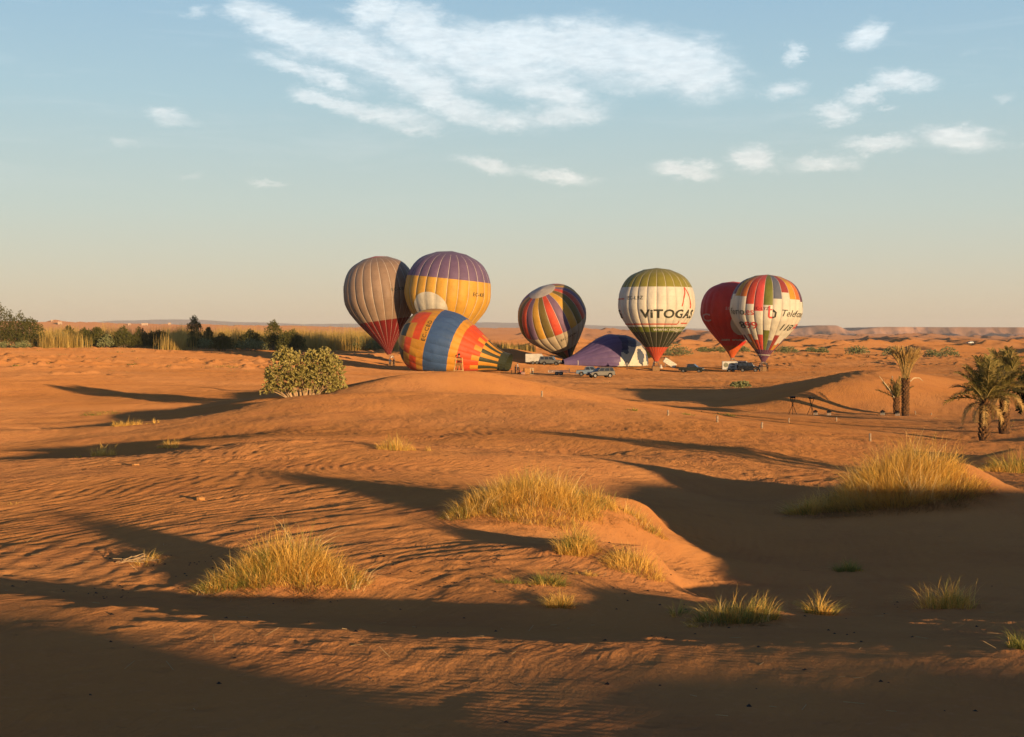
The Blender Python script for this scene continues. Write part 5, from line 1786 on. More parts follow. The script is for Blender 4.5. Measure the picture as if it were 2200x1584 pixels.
def grass_object(name, parent, loc, clumps, material, wmul=1.0, ground=True):
    """clumps: (x, y, rx, ry, n, h, spread, lean_x, lean_y)"""
    R0 = []; LE = []; HH = []; DR = []; WW = []
    for (x, y, rx, ry, n, h, sp, lx, ly) in clumps:
        n = int(n * (1.9 if n > 250 else 1.4))
        a = RNG.uniform(0, 2 * math.pi, n); r = np.sqrt(RNG.uniform(0, 1, n))
        # blades stand in small bunches
        nb = max(3, n // 14)
        ba = RNG.uniform(0, 2 * math.pi, nb); br = np.sqrt(RNG.uniform(0, 1, nb))
        k = RNG.integers(0, nb, n)
        bx = np.cos(ba) * br; by = np.sin(ba) * br
        ux = bx[k] + 0.11 * RNG.normal(size=n); uy = by[k] + 0.11 * RNG.normal(size=n)
        px = x + ux * rx; py = y + uy * ry
        bl = RNG.normal(size=(nb, 2)) * 0.30
        wild = np.where(RNG.uniform(0, 1, n) < .12, 2.2, 1.0)[:, None]
        le = np.stack([ux * sp * 1.1 + lx, uy * sp * 1.1 + ly], 1) + bl[k] + RNG.normal(size=(n, 2)) * 0.21 * wild
        hh = 1.0 * h * RNG.uniform(0.30, 1.15, n) * (0.30 + 0.95 * RNG.uniform(0, 1, nb)[k] ** 1.4) * (1 - 0.25 * np.clip(np.hypot(ux, uy), 0, 1))
        R0.append(np.stack([px, py], 1)); LE.append(le); HH.append(hh)
        DR.append(np.clip(0.12 + 0.45 * np.linalg.norm(le, axis=1) + RNG.normal(size=n) * 0.08, 0, 0.75))
        WW.append(RNG.uniform(0.6, 1.3, n))
    R0 = np.concatenate(R0); LE = np.concatenate(LE); HH = np.concatenate(HH); DR = np.concatenate(DR); WW = np.concatenate(WW)
    z = ground_h(R0[:, 0], R0[:, 1]) - 0.02
    root = np.concatenate([R0, z[:, None]], 1)
    dist = math.hypot(loc[0], loc[1])
    w = WW * 0.0065 * wmul * max(1.0, dist / 28.0)
    V, q, t = blades(root, LE, HH, w, DR, loc)
    tone = RNG.uniform(0, 1, len(HH)) ** 1.2
    nq = len(q) // len(HH)
    tn = np.concatenate([np.tile(tone, nq), tone])
    me = mesh_np(name, V, [q, t], False, None, tn)
    return obj(name, me, material, parent)


def tussock(label, px, py, Y, clumps, cat='grass tussock', group='tussocks of dry grass on the dunes', name='grass_tussock', wmul=1.0):
    """clumps relative to the spot: (dx, dy, rx, ry, n_dry, n_green, h, spread, lean_x)"""
    p = spot(px, py)
    kq = p[1] / Y * (1.14 if len(clumps) >= 3 else 1.25)
    clumps = [(c[0] * kq, c[1] * kq, c[2] * kq, c[3] * kq, c[4], c[5], c[6] * kq, c[7], c[8]) for c in clumps]
    Y = p[1]
    loc = (p[0], Y, H(p[0], Y))
    root = empty(name, loc, 0, label, cat, group)
    sh_ = .12 if len(clumps) >= 3 else 0.0
    dry = [(p[0] + c[0], Y + c[1] + sh_, c[2], c[3] * (.8 if sh_ else 1), c[4], c[6], c[7], c[8], -0.05) for c in clumps if c[4] > 0]
    if len(clumps) >= 3:
        # dead matted stems at the foot and a few tall old stalks
        lit = [(p[0] + c[0], Y + c[1] - .05, c[2] * 1.25, c[3] * 1.5, c[4] * .5, c[6] * .55, 1.9, c[8] * 1.5, -.2) for c in clumps if c[4] > 250]
        grass_object('dead_stems', root, loc, lit, DEAD, wmul)['kind'] = 'stuff'
        tall = [(p[0] + c[0], Y + c[1] + sh_, c[2], c[3], c[4] * .035 + 6, c[6] * 1.45, .5, c[8], -.05) for c in clumps if c[4] > 250]
        grass_object('old_stalks', root, loc, tall, STALK, wmul * 1.2)['kind'] = 'stuff'
    grn = [(p[0] + c[0], Y + c[1] + sh_, c[2], c[3], c[5], c[6] * 1.08, c[7] * .9, c[8], -0.05) for c in clumps if c[5] > 0]
    if dry: grass_object('dry_blades', root, loc, dry, DRY, wmul)
    grn = [(g[0], g[1], g[2], g[3], max(4, int(g[4] * (.32 if g[4] > 250 and c_big else 1))), *g[5:]) for g in grn for c_big in (g[5] > .55,)]
    if grn: grass_object('green_blades', root, loc, grn, GREENG, wmul)
    return root


tussock('broad golden tussock on its own sand hummock, front left', 612, 1245, 24.4, [
    (0.05, 0.25, .75, .5, 1900, 800, .72, .55, 0), (-.55, 0.0, .55, .4, 900, 700, .50, .7, -.15), (-1.05, -.25, .35, .25, 420, 260, .28, .8, -.2), (.75, .1, .5, .4, 700, 240, .42, .8, .15), (.3, -.15, .6, .3, 500, 60, .38, .7, 0)])
tussock('wide ragged dry tussock in the middle of the near slope', 1135, 1085, 33.4, [
    (0, .3, 1.0, .6, 2300, 500, .80, .5, 0), (-.9, 0, .7, .5, 1300, 700, .60, .7, -.2), (-1.5, -.3, .35, .3, 380, 260, .36, .9, -.3), (.9, .2, .6, .5, 900, 200, .62, .6, .1), (.2, -.5, .9, .35, 900, 80, .40, .7, 0)])
tussock('loose fringe of dry grass right of the wide ragged tussock', 1320, 1105, 31.6, [
    (-.4, .1, .4, .3, 500, 240, .55, .6, 0), (.35, .1, .55, .3, 420, 60, .42, .8, .1), (.85, 0, .2, .15, 170, 30, .32, .8, .2)])
tussock('compact upright tuft with a green crown below the wide ragged tussock', 1238, 1180, 28.0, [
    (0, 0, .32, .26, 760, 620, .62, .5, 0)])
tussock('spiky dry tuft standing at the shadow edge, centre right', 1365, 1220, 25.4, [
    (0, 0, .42, .32, 760, 90, .46, .8, 0)])
tussock('largest shaggy golden tussock, far right on a tall sand hummock', 1935, 1060, 36.5, [
    (.15, .3, 1.25, .7, 3800, 900, 1.15, .6, .0), (-.2, -.35, 1.3, .45, 2400, 60, .85, 1.0, -.2), (-1.3, -.1, .8, .5, 1500, 420, .66, .8, -.25), (-2.1, -.2, .6, .4, 900, 420, .62, .8, -.2), (1.2, -.1, .8, .5, 1300, 240, .58, .7, .2)])
tussock('lone bright dry tuft in the dark hollow, centre', 1200, 1303, 20.6, [(0, 0, .16, .13, 420, 40, .34, .7, 0)], name='grass_tuft')
tussock('low dark tuft in the shade just above the lone bright tuft', 1178, 1252, 22.8, [(0, 0, .24, .2, 260, 330, .26, .9, 0)], name='grass_tuft')
tussock('wide bright tuft with green tips at the front right', 1585, 1337, 18.6, [
    (0, 0, .42, .2, 700, 560, .42, .45, 0), (.35, .05, .2, .15, 160, 90, .34, .8, .2), (-.42, -.06, .18, .1, 160, 30, .2, .8, -.1)], name='grass_tuft')
tussock('tiny pale tuft just left of the wide bright tuft', 1492, 1345, 18.2, [(0, 0, .07, .06, 110, 0, .15, 1.0, 0)], name='grass_tuft')
tussock('thin fan-shaped tuft right of the wide bright tuft', 1762, 1318, 19.2, [(0, 0, .14, .12, 260, 220, .38, .9, 0)], name='grass_tuft')
tussock('thick green and gold tuft at the right edge of the hollow', 2035, 1302, 20.2, [(0, 0, .30, .2, 560, 620, .42, .55, 0)], name='grass_tuft')
tussock('small dark green tuft alone in the shaded hollow, right', 1822, 1222, 25.8, [(0, 0, .2, .16, 60, 520, .24, .7, 0)], name='grass_tuft')
tussock('faint dry tuft in the shade left of the tiny pale tuft', 1458, 1320, 19.8, [(0, 0, .10, .1, 60, 50, .34, .9, .2)], name='grass_tuft')
tussock('small dry tuft just under the spiky tuft at the shadow edge', 1258, 1235, 24.4, [(0, 0, .16, .12, 240, 12, .17, 1.0, 0)], name='grass_tuft')
tussock('weak green sprig in the shade left of the low dark tuft', 1098, 1252, 23.0, [(0, 0, .18, .12, 40, 150, .22, .8, 0)], name='grass_tuft')
tussock('green tuft at the lower right border of the picture', 2190, 1395, 15.2, [(0.05, 0, .14, .1, 60, 240, .3, .8, 0)], name='grass_tuft')
tussock('dark shrubby tuft at the right border behind the largest tussock', 2195, 1012, 50.0, [(0, 0, .9, .6, 500, 1200, .9, .6, -.1), (-.9, -.3, .5, .3, 400, 100, .5, .9, -.3)], name='grass_tuft')
tussock('tall sparse dry stalks on the second ridge, centre left', 846, 968, 46.2, [(0, 0, .42, .3, 330, 10, .62, .35, 0), (.75, .1, .3, .2, 60, 0, .3, .6, 0)], name='grass_tuft')
tussock('row of short dry stalks on the left ridge at the dark hollow', 270, 914, 78.0, [(0, 0, .62, .25, 300, 0, .48, .3, 0), (1.2, .1, .25, .2, 60, 0, .42, .4, 0)], name='grass_tuft')
tussock('dry stalks on the nearest left ridge in front of its hollow', 222, 978, 43.0, [(0, 0, .28, .2, 260, 0, .42, .35, 0), (-.6, -.05, .14, .1, 60, 0, .2, .6, 0)], name='grass_tuft')
tussock('slim dry stalks on the left ridge, right of its hollow', 370, 962, 44.5, [(0, 0, .25, .2, 200, 0, .36, .35, 0), (-.4, 0, .2, .1, 60, 0, .2, .6, 0)], name='grass_tuft')
tussock('tiny dry tuft on the left border of the near slope', 8, 1078, 30.4, [(0, 0, .4, .2, 200, 0, .12, .6, 0)], name='grass_tuft')
tussock('dry twiggy tuft in the hollow left of the front left tussock', 318, 1208, 24.2, [(0, 0, .22, .16, 150, 20, .26, 1.0, 0)], name='grass_tuft')
tussock('green low plant spread over the sand at the lower left plain', 215, 890, 104, [(0, 0, 1.1, 1.6, 60, 420, .20, .8, 0)], name='ground_plant', cat='plant', group='low green plants')
tussock('long green ground plant on the left plain', 490, 789, 205, [(0, 0, 2.4, 2.2, 60, 420, .35, .8, 0)], name='ground_plant', cat='plant', group='low green plants')
tussock('small green ground plant on the far left plain', 37, 789, 215, [(0, 0, .5, .6, 10, 160, .4, .8, 0)], name='ground_plant', cat='plant', group='low green plants')
tussock('small green ground plant left of the sand heaps', 98, 784, 222, [(0, 0, .5, .6, 10, 150, .35, .8, 0)], name='ground_plant', cat='plant', group='low green plants')
tussock('green ground plant at the foot of the sand heaps', 284, 784, 222, [(0, 0, .6, .7, 10, 180, .35, .8, 0)], name='ground_plant', cat='plant', group='low green plants')
for px, py, Y, lab in ((1362, 883, 118, 'low weed in the shaded flat, left of the crest posts'), (1478, 890, 112, 'green weed in the shaded flat behind the crest posts'), (1560, 893, 112, 'thin weed in the shaded flat right of the green weed')):
    tussock(lab, px, py, Y, [(0, 0, .5, .4, 50, 160, .36, .8, 0)], name='ground_plant', cat='plant', group='low green plants')


# ---- low dry scrub scattered over the plains, past counting
cl = []
for (a0, a1, y0, y1, m_) in ((1240, 2190, 318, 470, 230), (0, 560, 190, 430, 120), (1300, 2000, 185, 260, 24), (1500, 2190, 92, 126, 30)):
    qx = RNG.uniform(a0, a1, m_); qy = RNG.uniform(y0, y1, m_); wx_ = (qx - 1100) / F * qy
    kp = fbm(wx_ / 20.0, qy / 25.0, 2, 401) > -.05
    for x_, y_ in zip(wx_[kp], qy[kp]):
        k_ = max(.35, y_ / 330.0)
        cl.append((x_, y_, RNG.uniform(.3, 1.3) * k_, .5 * k_, 16 + 10 * k_, RNG.uniform(.25, .6) * k_, .8, 0, 0))
o = grass_object('dry_scrub', None, (30.0, 300.0, 0.0), cl, leafmat('scrub_blade', (0.34, 0.22, 0.06), (0.58, 0.40, 0.15)))
o.location = (30.0, 300.0, 0.0)
tag(o, kind='stuff')


# ---- leafy shrubs
def leaf_cloud(name, parent, loc, domes, n, size, material, upright=0.3, shell=0.55, aspect=0.55, cup=0.35, cluster=5, tmix=0.0):
    """leaf clusters through the volume of some domes; domes: (x, y, z, rx, ry, rz)"""
    D = np.array(domes, dtype=float)
    vol = D[:, 3] * D[:, 4] * D[:, 5]
    k = RNG.choice(len(D), n, p=(vol ** 0.75) / (vol ** 0.75).sum())
    d = RNG.normal(size=(n, 3)); d /= np.linalg.norm(d, axis=1, keepdims=True)
    d[:, 2] = np.where(d[:, 2] < -0.45, -d[:, 2], d[:, 2])
    r = np.where(RNG.uniform(0, 1, n) < shell, RNG.uniform(0.82, 1.08, n), RNG.uniform(0.25, 0.9, n))
    lump = 1 + 0.22 * vnoise(d[:, 0] * 2.3 + k * 7.7, d[:, 1] * 2.3 + d[:, 2] * 1.9, 5)
    C = D[k, :3] + d * D[k, 3:] * (r * lump)[:, None]
    C = np.repeat(C, cluster, 0); dd = np.repeat(d, cluster, 0); m = len(C)
    tone = np.clip(np.repeat(RNG.uniform(0, 1, n), cluster) * 0.6 + RNG.uniform(0, 0.4, m), 0, 1)
    dirv = dd * 0.8 + RNG.normal(size=(m, 3)) * 0.75 + np.array([0, 0, upright])
    dirv /= np.linalg.norm(dirv, axis=1, keepdims=True)
    s = size * RNG.uniform(0.65, 1.3, m)
    side = np.cross(dirv, RNG.normal(size=(m, 3))); side /= np.linalg.norm(side, axis=1, keepdims=True) + 1e-9
    nor = np.cross(side, dirv)
    w = s * aspect * 0.5
    base = C
    p0 = base
    p1 = base + dirv * (s * 0.5)[:, None] + side * w[:, None] + nor * (w * cup)[:, None]
    p2 = base + dirv * s[:, None]
    p3 = base + dirv * (s * 0.5)[:, None] - side * w[:, None] + nor * (w * cup)[:, None]
    V = np.stack([p0, p1, p2, p3], 1).reshape(-1, 3)
    b = np.arange(m)[:, None] * 4
    t = np.concatenate([np.concatenate([b, b + 1, b + 2], 1), np.concatenate([b, b + 2, b + 3], 1)])
    return obj(name, mesh_np(name, V, [t], False, None, np.tile(tone, 2)), material, parent)


def stems(parent, domes, n, rad, material, name='branch'):
    mb = MB()
    for (x, y, z, rx, ry, rz) in domes:
        for q in range(n):
            a = RNG.uniform(0, 2 * math.pi); e = RNG.uniform(0.3, 0.95)
            tip = (x + rx * .85 * math.cos(a) * math.sqrt(1 - e * e), y + ry * .85 * math.sin(a) * math.sqrt(1 - e * e), z + rz * .85 * e)
            mid = (x * .7 + (tip[0] - x) * .35, y * .7 + (tip[1] - y) * .35, tip[2] * .5)
            mb.tube([(x * .4, y * .4, -.1), mid, tip], [rad, rad * .7, rad * .25], 5)
    mb.build(name, material, parent)


def shrub(label, px, py, Y, wpx, hpx, kind='milk', group=None, name=None, dens=1.0, lobes=3, lean=0.0):
    p = at(px, py, Y)
    loc = (p[0], Y, H(p[0], Y))
    w = wpx * Y / F * (.84 if px < 830 else 1.0); h = hpx * Y / F
    nm = name or {'milk': 'milkweed_bush', 'tama': 'tamarisk_bush', 'tree': 'tamarisk_tree'}[kind]
    root = empty(nm, loc, 0, label, {'milk': 'bush', 'tama': 'bush', 'tree': 'tree'}[kind], group or {'milk': 'grey-green bushes on the plain', 'tama': 'dark bushes at the edge of the reeds', 'tree': 'trees at the edge of the reeds'}[kind])
    domes = []
    for i in range(lobes):
        f = (i + .5) / lobes - .5
        hh = h * (1.0 - 0.55 * abs(f) + RNG.uniform(-.12, .08)) if lobes > 1 else h
        rz = hh * .54
        rx = w * (.62 / lobes + .14)
        domes.append((f * w * .78 + lean, RNG.uniform(-.1, .1) * w, hh - rz, rx, w * .34, rz))
        domes.append((f * w * .86 + lean, -.12 * w, hh * .24, rx * 1.08, w * .36, hh * .30))
        if kind in ('tama', 'tree'):
            domes.append((f * w * .7 + RNG.uniform(-.1, .1) * w, 0, hh * .78, rx * .45, w * .2, hh * .34))
    if kind == 'milk':
        n = int(260 * dens * (0.5 + wpx / 45.0))
        leaf_cloud('foliage', root, loc, domes, n, max(0.22, 1.5 * Y / F * 1.6), MILK, 0.45, 0.6, 0.62, 0.4, 5)
        stems(root, domes, 3, .05, TWIG)
    else:
        n = int(900 * dens * (0.5 + wpx / 45.0))
        leaf_cloud('foliage', root, loc, domes, n, max(0.45, 2.2 * Y / F * 1.5), TAMA, 1.1, 0.6, 0.26, 0.2, 5)
        stems(root, domes, 3, .09 if kind == 'tree' else .05, TWIG, 'trunk')
    return root


# the big bush in the middle distance
p = at(652, 857, 100.5)
loc = (p[0], 100.5, H(p[0], 100.5) - 0.05)
root = empty('milkweed_bush', loc, 0, 'big round-leaved grey-green bush beside the middle dune', 'bush')
domes = [(-1.25, 0, 1.7, 1.15, 1.1, 1.75), (-1.85, .2, .95, 1.0, .9, 1.05), (1.35, 0, 1.75, 1.35, 1.2, 1.65), (1.9, -.1, 1.5, 1.0, .9, 1.2), (0.1, -.2, .9, 1.2, 1.0, 1.0), (-.2, .1, 1.6, .7, .8, .9), (1.9, -.2, .8, .8, .8, .8), (.2, 0, 1.7, .8, .8, .95), (-2.4, 0, .55, .7, .8, .5), (2.55, 0, .6, .6, .7, .55), (-1.5, .1, 3.1, .4, .4, .5), (-.5, 0, 2.9, .45, .4, .45), (.5, 0, 2.9, .4, .4, .5), (1.6, 0, 3.1, .5, .4, .45), (2.3, 0, 2.5, .45, .4, .5), (-2.3, 0, 1.7, .45, .5, .6), (-1.0, 0, 2.7, .7, .6, .75), (1.0, .1, 2.6, .9, .7, .75)]
leaf_cloud('foliage', root, loc, domes, 2000, 0.18, leafmat('broad_grey_green_leaf', (0.19, 0.165, 0.035), (0.54, 0.45, 0.16), 0.5), 0.45, 0.55, 0.66, 0.4, 6)
stems(root, domes, 7, .04, mat('pale_bark', (0.46, 0.31, 0.17), 0.9))

for a in [
    ('round grey-green bush at the left border, below the tallest tree', 6, 747, 434, 30, 15, 'milk'),
    ('low grey-green bush in front of the two left trees', 46, 750, 430, 36, 16, 'milk'),
    ('round grey-green bush before the pale reeds, far left', 130, 751, 432, 48, 36, 'milk'),
    ('slim grey-green bush between two dark bushes, left', 228, 752, 434, 30, 30, 'milk'),
    ('small grey-green bush left of the first dark bush', 167, 750, 434, 22, 20, 'milk'),
    ('grey-green bush behind the small round dark bush', 440, 752, 432, 42, 24, 'milk'),
    ('wide grey-green bush right of the round dark bush', 540, 757, 421, 68, 28, 'milk'),
    ('grey-green bush under the beige balloon', 778, 758, 430, 42, 28, 'milk'),
    ('small grey-green bush right under the beige balloon', 806, 762, 430, 24, 20, 'milk'),
    ('large grey-green bush right of the ViTOGAS balloon tip', 1452, 766, 400, 58, 26, 'milk'),
    ('small grey-green bush left of the plain red balloon', 1512, 758, 450, 22, 11, 'milk'),
    ('grey-green bush just left of the red balloon tip', 1545, 760, 450, 26, 12, 'milk'),
    ('grey-green bush between the two right balloons', 1590, 758, 470, 26, 13, 'milk'),
    ('wide low bush right of the rightmost balloon tip', 1688, 760, 470, 38, 15, 'milk'),
    ('tiny bush on the far dunes, right of the balloons', 1742, 755, 520, 13, 9, 'milk'),
    ('small bush on the far dunes, second right of the balloons', 1765, 756, 510, 18, 11, 'milk'),
    ('full round bush on the far dunes above the right dune', 1840, 762, 470, 38, 22, 'milk'),
    ('bush on the far plain behind the dry palm', 1918, 768, 440, 26, 20, 'milk'),
    ('small bush on the far plain right of the dry palm', 2003, 768, 440, 22, 15, 'milk'),
    ('bush on the far plain left of the green palms', 2037, 770, 430, 26, 21, 'milk'),
    ('small bush on the plain before the right dune skyline', 1590, 834, 190, 30, 13, 'milk'),
    ('dark bush between the piebald balloon and the ViTOGAS balloon', 1387, 768, 380, 36, 24, 'tama'),
    ('first dark bush beside the reeds, left', 186, 750, 439, 34, 40, 'tama'),
    ('tall dark bush, second of the left row', 208, 751, 438, 36, 47, 'tama'),
    ('broad dark bush, third of the left row', 262, 753, 437, 52, 42, 'tama'),
    ('dark bush with a ragged top, fourth of the left row', 302, 752, 438, 46, 40, 'tama'),
    ('soft dark bush, last of the left row', 338, 752, 439, 50, 38, 'tama'),
    ('small round dark bush below the lone slim tree', 414, 751, 432, 26, 22, 'tama'),
    ('round dark bush in front of the wide grey-green bush', 478, 764, 414, 54, 33, 'tama'),
    ('dark green hedge-like bush behind the wide grey-green bush', 541, 750, 439, 56, 38, 'tama'),
    ('dark bush above the big middle bush, right of the pointed tree', 628, 760, 419, 60, 44, 'tama'),
    ('dark bush behind the bushes under the beige balloon', 776, 752, 443, 36, 28, 'tama'),
    ('tallest tree at the left border', 6, 750, 443, 66, 84, 'tree'),
    ('broad tree, second from the left border', 40, 751, 441, 56, 66, 'tree'),
    ('rounded tree, third from the left border, beside the reeds', 68, 751, 438, 46, 56, 'tree'),
    ('small olive tree behind the round bush, far left', 148, 745, 452, 26, 42, 'tree'),
    ('lone slim tree standing above the reeds', 418, 745, 452, 28, 60, 'tree'),
    ('thin sapling right of the lone slim tree', 448, 745, 452, 17, 40, 'tree'),
    ('pointed dark tree behind the big middle bush', 587, 755, 427, 34, 56, 'tree'),
]:
    lob = 1 if a[4] < 30 or a[6] == 'tree' and a[4] < 50 else (2 if a[4] < 42 else 3)
    shrub(*a, lobes=lob)


# just outside the right border: its long shadow crosses the dune in the picture
p_ = (19.6, 36.5)
loc = (p_[0], p_[1], H(*p_))
root = empty('milkweed_bush', loc, 0, 'bush outside the right border whose long shadow crosses the middle dune', 'bush')
domes = [(-.5, 0, 1.2, 1.0, .9, 1.1), (.6, .2, 1.0, .9, .8, .9)]
leaf_cloud('foliage', root, loc, domes, 260, .2, MILK, .45, .55, .66, .4, 5)
stems(root, domes, 4, .05, TWIG)


# ---- reeds: nobody could count them
def reed_bed(px0, px1, Y0, Y1, n, h, soft=False):
    Y = RNG.uniform(Y0, Y1, n)
    px = RNG.uniform(px0, px1, n) if not soft else RNG.normal((px0 + px1) / 2, (px1 - px0) / 3.6, n)
    X = (px - 1100) / F * Y
    keep = fbm(X / 9.0, Y / 9.0, 2, 201) > np.where((px > 170) & (px < 345), 0.1, -0.14)
    X, Y = X[keep], Y[keep]; n = len(X)
    z = ground_h(X, Y, False) - 0.05
    loc = (float(X.mean()), float(Y.mean()), float(z.mean()))
    hh = h * RNG.uniform(.55, 1.1, n) * (1 + .55 * fbm(X / 6.0, Y / 8.0, 2, 205))
    V, q, t = blades(np.stack([X, Y, z], 1), RNG.normal(size=(n, 2)) * .09, hh, RNG.uniform(.07, .17, n), RNG.uniform(0, .12, n), (loc[0], loc[1], loc[2]), rows=(0, .5, 1.0))
    tone = np.clip(RNG.uniform(0, 1, n) * .7 + .35 * fbm(X / 4.0, Y / 6.0, 2, 207) + .2, 0, 1)
    o = obj('reed_bed', mesh_np('reed_bed', V, [q, t], False, None, np.concatenate([np.tile(tone, len(q) // n), tone])), REED, None, loc)
    tag(o, kind='stuff')


reed_bed(70, 590, 446, 520, 30000, 7.0)
reed_bed(590, 860, 428, 500, 17000, 6.6)
reed_bed(350, 404, 414, 446, 2200, 5.6, True)
reed_bed(80, 180, 424, 446, 2600, 5.2, True)
reed_bed(1040, 1150, 352, 400, 3000, 2.6)


# ---- palms
def frond_mesh(name, L, curve, n, leaf, droop, flat, dry=False, w=0.035):
    """rachis along +x rising in z; leaflets on both sides"""
    V = []; Q = []; T3 = []; tone = []; mi = []
    def pt(s):
        return np.array([L * (s - 0.10 * curve * s * s), 0, L * (0.55 * s - curve * 0.62 * s * s)]) if not dry else np.array([L * (0.16 * s + 0.22 * s ** 3), 0, L * (s - curve * .25 * s * s)])
    N = 9
    pts = [pt(i / N) for i in range(N + 1)]
    for i, p in enumerate(pts):
        r = w * (1 - .8 * i / N)
        V += [p + np.array([0, -r, 0]), p + np.array([0, r, 0]), p + np.array([0, 0, r])]
    for i in range(N):
        for k in range(3):
            k2 = (k + 1) % 3
            Q.append((i * 3 + k, i * 3 + k2, i * 3 + 3 + k2, i * 3 + 3 + k)); tone.append(.6); mi.append(1)
    rn = random.Random(len(name) * 31 + n)
    for side in (-1, 1):
        for i in range(n):
            s = 0.16 + 0.84 * (i + rn.random() * .6) / n
            p = pt(min(s, 1)); q = pt(min(s + .03, 1.03)); d = (q - p) / (np.linalg.norm(q - p) + 1e-9)
            up = np.array([-d[2], 0, d[0]])
            ln = leaf * (0.55 + 0.75 * math.sin(math.pi * min(.95, .15 + s * .8))) * rn.uniform(.8, 1.15)
            dv = d * rn.uniform(.55, .95) + np.array([0, side, 0]) * rn.uniform(.5, 1.0) * flat + up * rn.uniform(.1, .7)
            dv /= np.linalg.norm(dv)
            m_ = p + dv * ln * .55; e = p + dv * ln + np.array([0, 0, -droop * ln])
            b = len(V); ww = .028
            V += [p - d * ww, p + d * ww, m_ + d * ww * .8 + np.array([0, 0, .01]), m_ - d * ww * .8, e]
            t_ = rn.random()
            Q.append((b, b + 1, b + 2, b + 3)); T3.append((b + 3, b + 2, b + 4))
            tone.append(t_); mi.append(0)
    nq = len(Q)
    tone = tone + tone[nq - len(T3):]
    mi = mi + [0] * len(T3)
    return mesh_np(name, V, [np.array(Q), np.array(T3)], False, mi, tone)


RACH = mat('frond_rib', (0.40, 0.30, 0.11), 0.6)
FG = [frond_mesh('frond', 2.5, c, 42, .52, .28, 1.0) for c in (.35, .55, .8)]
for m_ in FG: m_.materials.append(PALMG); m_.materials.append(RACH)
FO = [frond_mesh('old_frond', 2.2, c, 34, .45, .5, 1.0) for c in (1.15, 1.4)]
for m_ in FO: m_.materials.append(PALMD); m_.materials.append(RACH)
FDRY = [frond_mesh('dry_frond', 3.2, c, 54, .5, .12, .42, True, .03) for c in (.1, .3)]
for m_ in FDRY: m_.materials.append(PALMD); m_.materials.append(RACH)
FYG = [frond_mesh('young_frond', 1.9, c, 34, .36, .15, .8) for c in (.1, .35)]
YMAT = leafmat('palm_young', (0.17, 0.14, 0.04), (0.40, 0.29, 0.10))
FYL = [m_.copy() for m_ in FG]
for m_ in FYL: m_.materials[0] = YMAT
for m_ in FYG: m_.materials.append(YMAT); m_.materials.append(RACH)


def palm_trunk(parent, h, r0, r1, stub=True, lean=0.0):
    mb = MB(); n = 14; rows = 16; vs = []; fs = []
    for i in range(rows + 1):
        s = i / rows
        r = r0 + (r1 - r0) * s + (.10 * r0 * (1 - s) ** 6)
        for k in range(n):
            a = 2 * math.pi * k / n
            rr = r * (1 + .07 * math.sin(a * 3 + i * 2.1) + .05 * math.sin(a * 7 - i * 1.3))
            vs.append((lean * s * h + rr * math.cos(a), rr * math.sin(a), -.2 + s * (h + .2)))
    for i in range(rows):
        for k in range(n):
            k2 = (k + 1) % n
            fs.append((i * n + k, i * n + k2, (i + 1) * n + k2, (i + 1) * n + k))
    fs.append(tuple(rows * n + k for k in range(n)))
    mb.add(vs, fs)
    t = mb.build('trunk', BARK, parent, True)
    # old leaf bases up the trunk
    cnt = 0
    z = .15; i = 0
    shapes = []
    while z < h + .05:
        for q in range(7):
            a = 2 * math.pi * q / 7 + i * .45 + RNG.uniform(-.1, .1)
            s = z / h
            r = r0 + (r1 - r0) * min(s, 1)
            up = RNG.uniform(.16, .30) * (1 + .9 * max(0, s - .62))
            out = RNG.uniform(.05, .12) * (1 + 1.2 * max(0, s - .62))
            c, sn = math.cos(a), math.sin(a)
            ww = .085
            x0, y0 = lean * z + r * .93 * c, r * .93 * sn
            x1, y1 = lean * z + (r + out) * c, (r + out) * sn
            tx, ty = -sn * ww, c * ww
            mb2 = MB()
            mb2.add([(x0 - tx, y0 - ty, z), (x0 + tx, y0 + ty, z), (x1 + tx * .5, y1 + ty * .5, z + up), (x1 - tx * .5, y1 - ty * .5, z + up),
                     (x0 * .97 - tx * .8, y0 * .97 - ty * .8, z + up * .9), (x0 * .97 + tx * .8, y0 * .97 + ty * .8, z + up * .9)], [(0, 1, 2, 3), (3, 2, 5, 4), (0, 3, 4), (1, 5, 2)])
            shapes.append(mb2)
            cnt += 1
        z += .17; i += 1
    for k, mb2 in enumerate(shapes):
        mb2.build('leaf_base', STUBM, t)
    return t


def add_frond(parent, me, az, el, z, x=0.0, scale=1.0, name=None):
    o = obj(name or me.name.split('.')[0], me, None, parent, (x, 0, z))
    o.rotation_euler = (RNG.uniform(-.35, .35), -el, az)
    o.scale = (scale,) * 3
    return o


def green_palm(label, px, py, Y, h, seed, n=38):
    b = base_at(px, py, Y)
    root = empty('date_palm', b, seed, label, 'palm', 'palms on the right')
    palm_trunk(root, h, .33, .26)
    for i in range(n):
        s = i / n
        az = i * 2.399
        el = R_(76) * (1 - s ** 1.3) + R_(2) + RNG.uniform(-.12, .12) - R_(24)
        # el: extra upward tilt of the frond's own rise
        add_frond(root, (FG if i % 3 else FYL)[int(s * 2.99)], az, el + .25, h - .05 + .25 * (1 - s), scale=RNG.uniform(.85, 1.12))
    for i in range(9):
        add_frond(root, FO[i % 2], i * .72 + seed, -.35 + RNG.uniform(-.3, .1), h - .15, scale=RNG.uniform(.6, .9), name='old_frond')
    return root


green_palm('green date palm with a dark lower trunk, nearer of the two green palms', 2115, 948, 88, 2.55, 0.4)
green_palm('green date palm with a sunlit trunk at the right border', 2157, 934, 93, 2.75, 1.9)
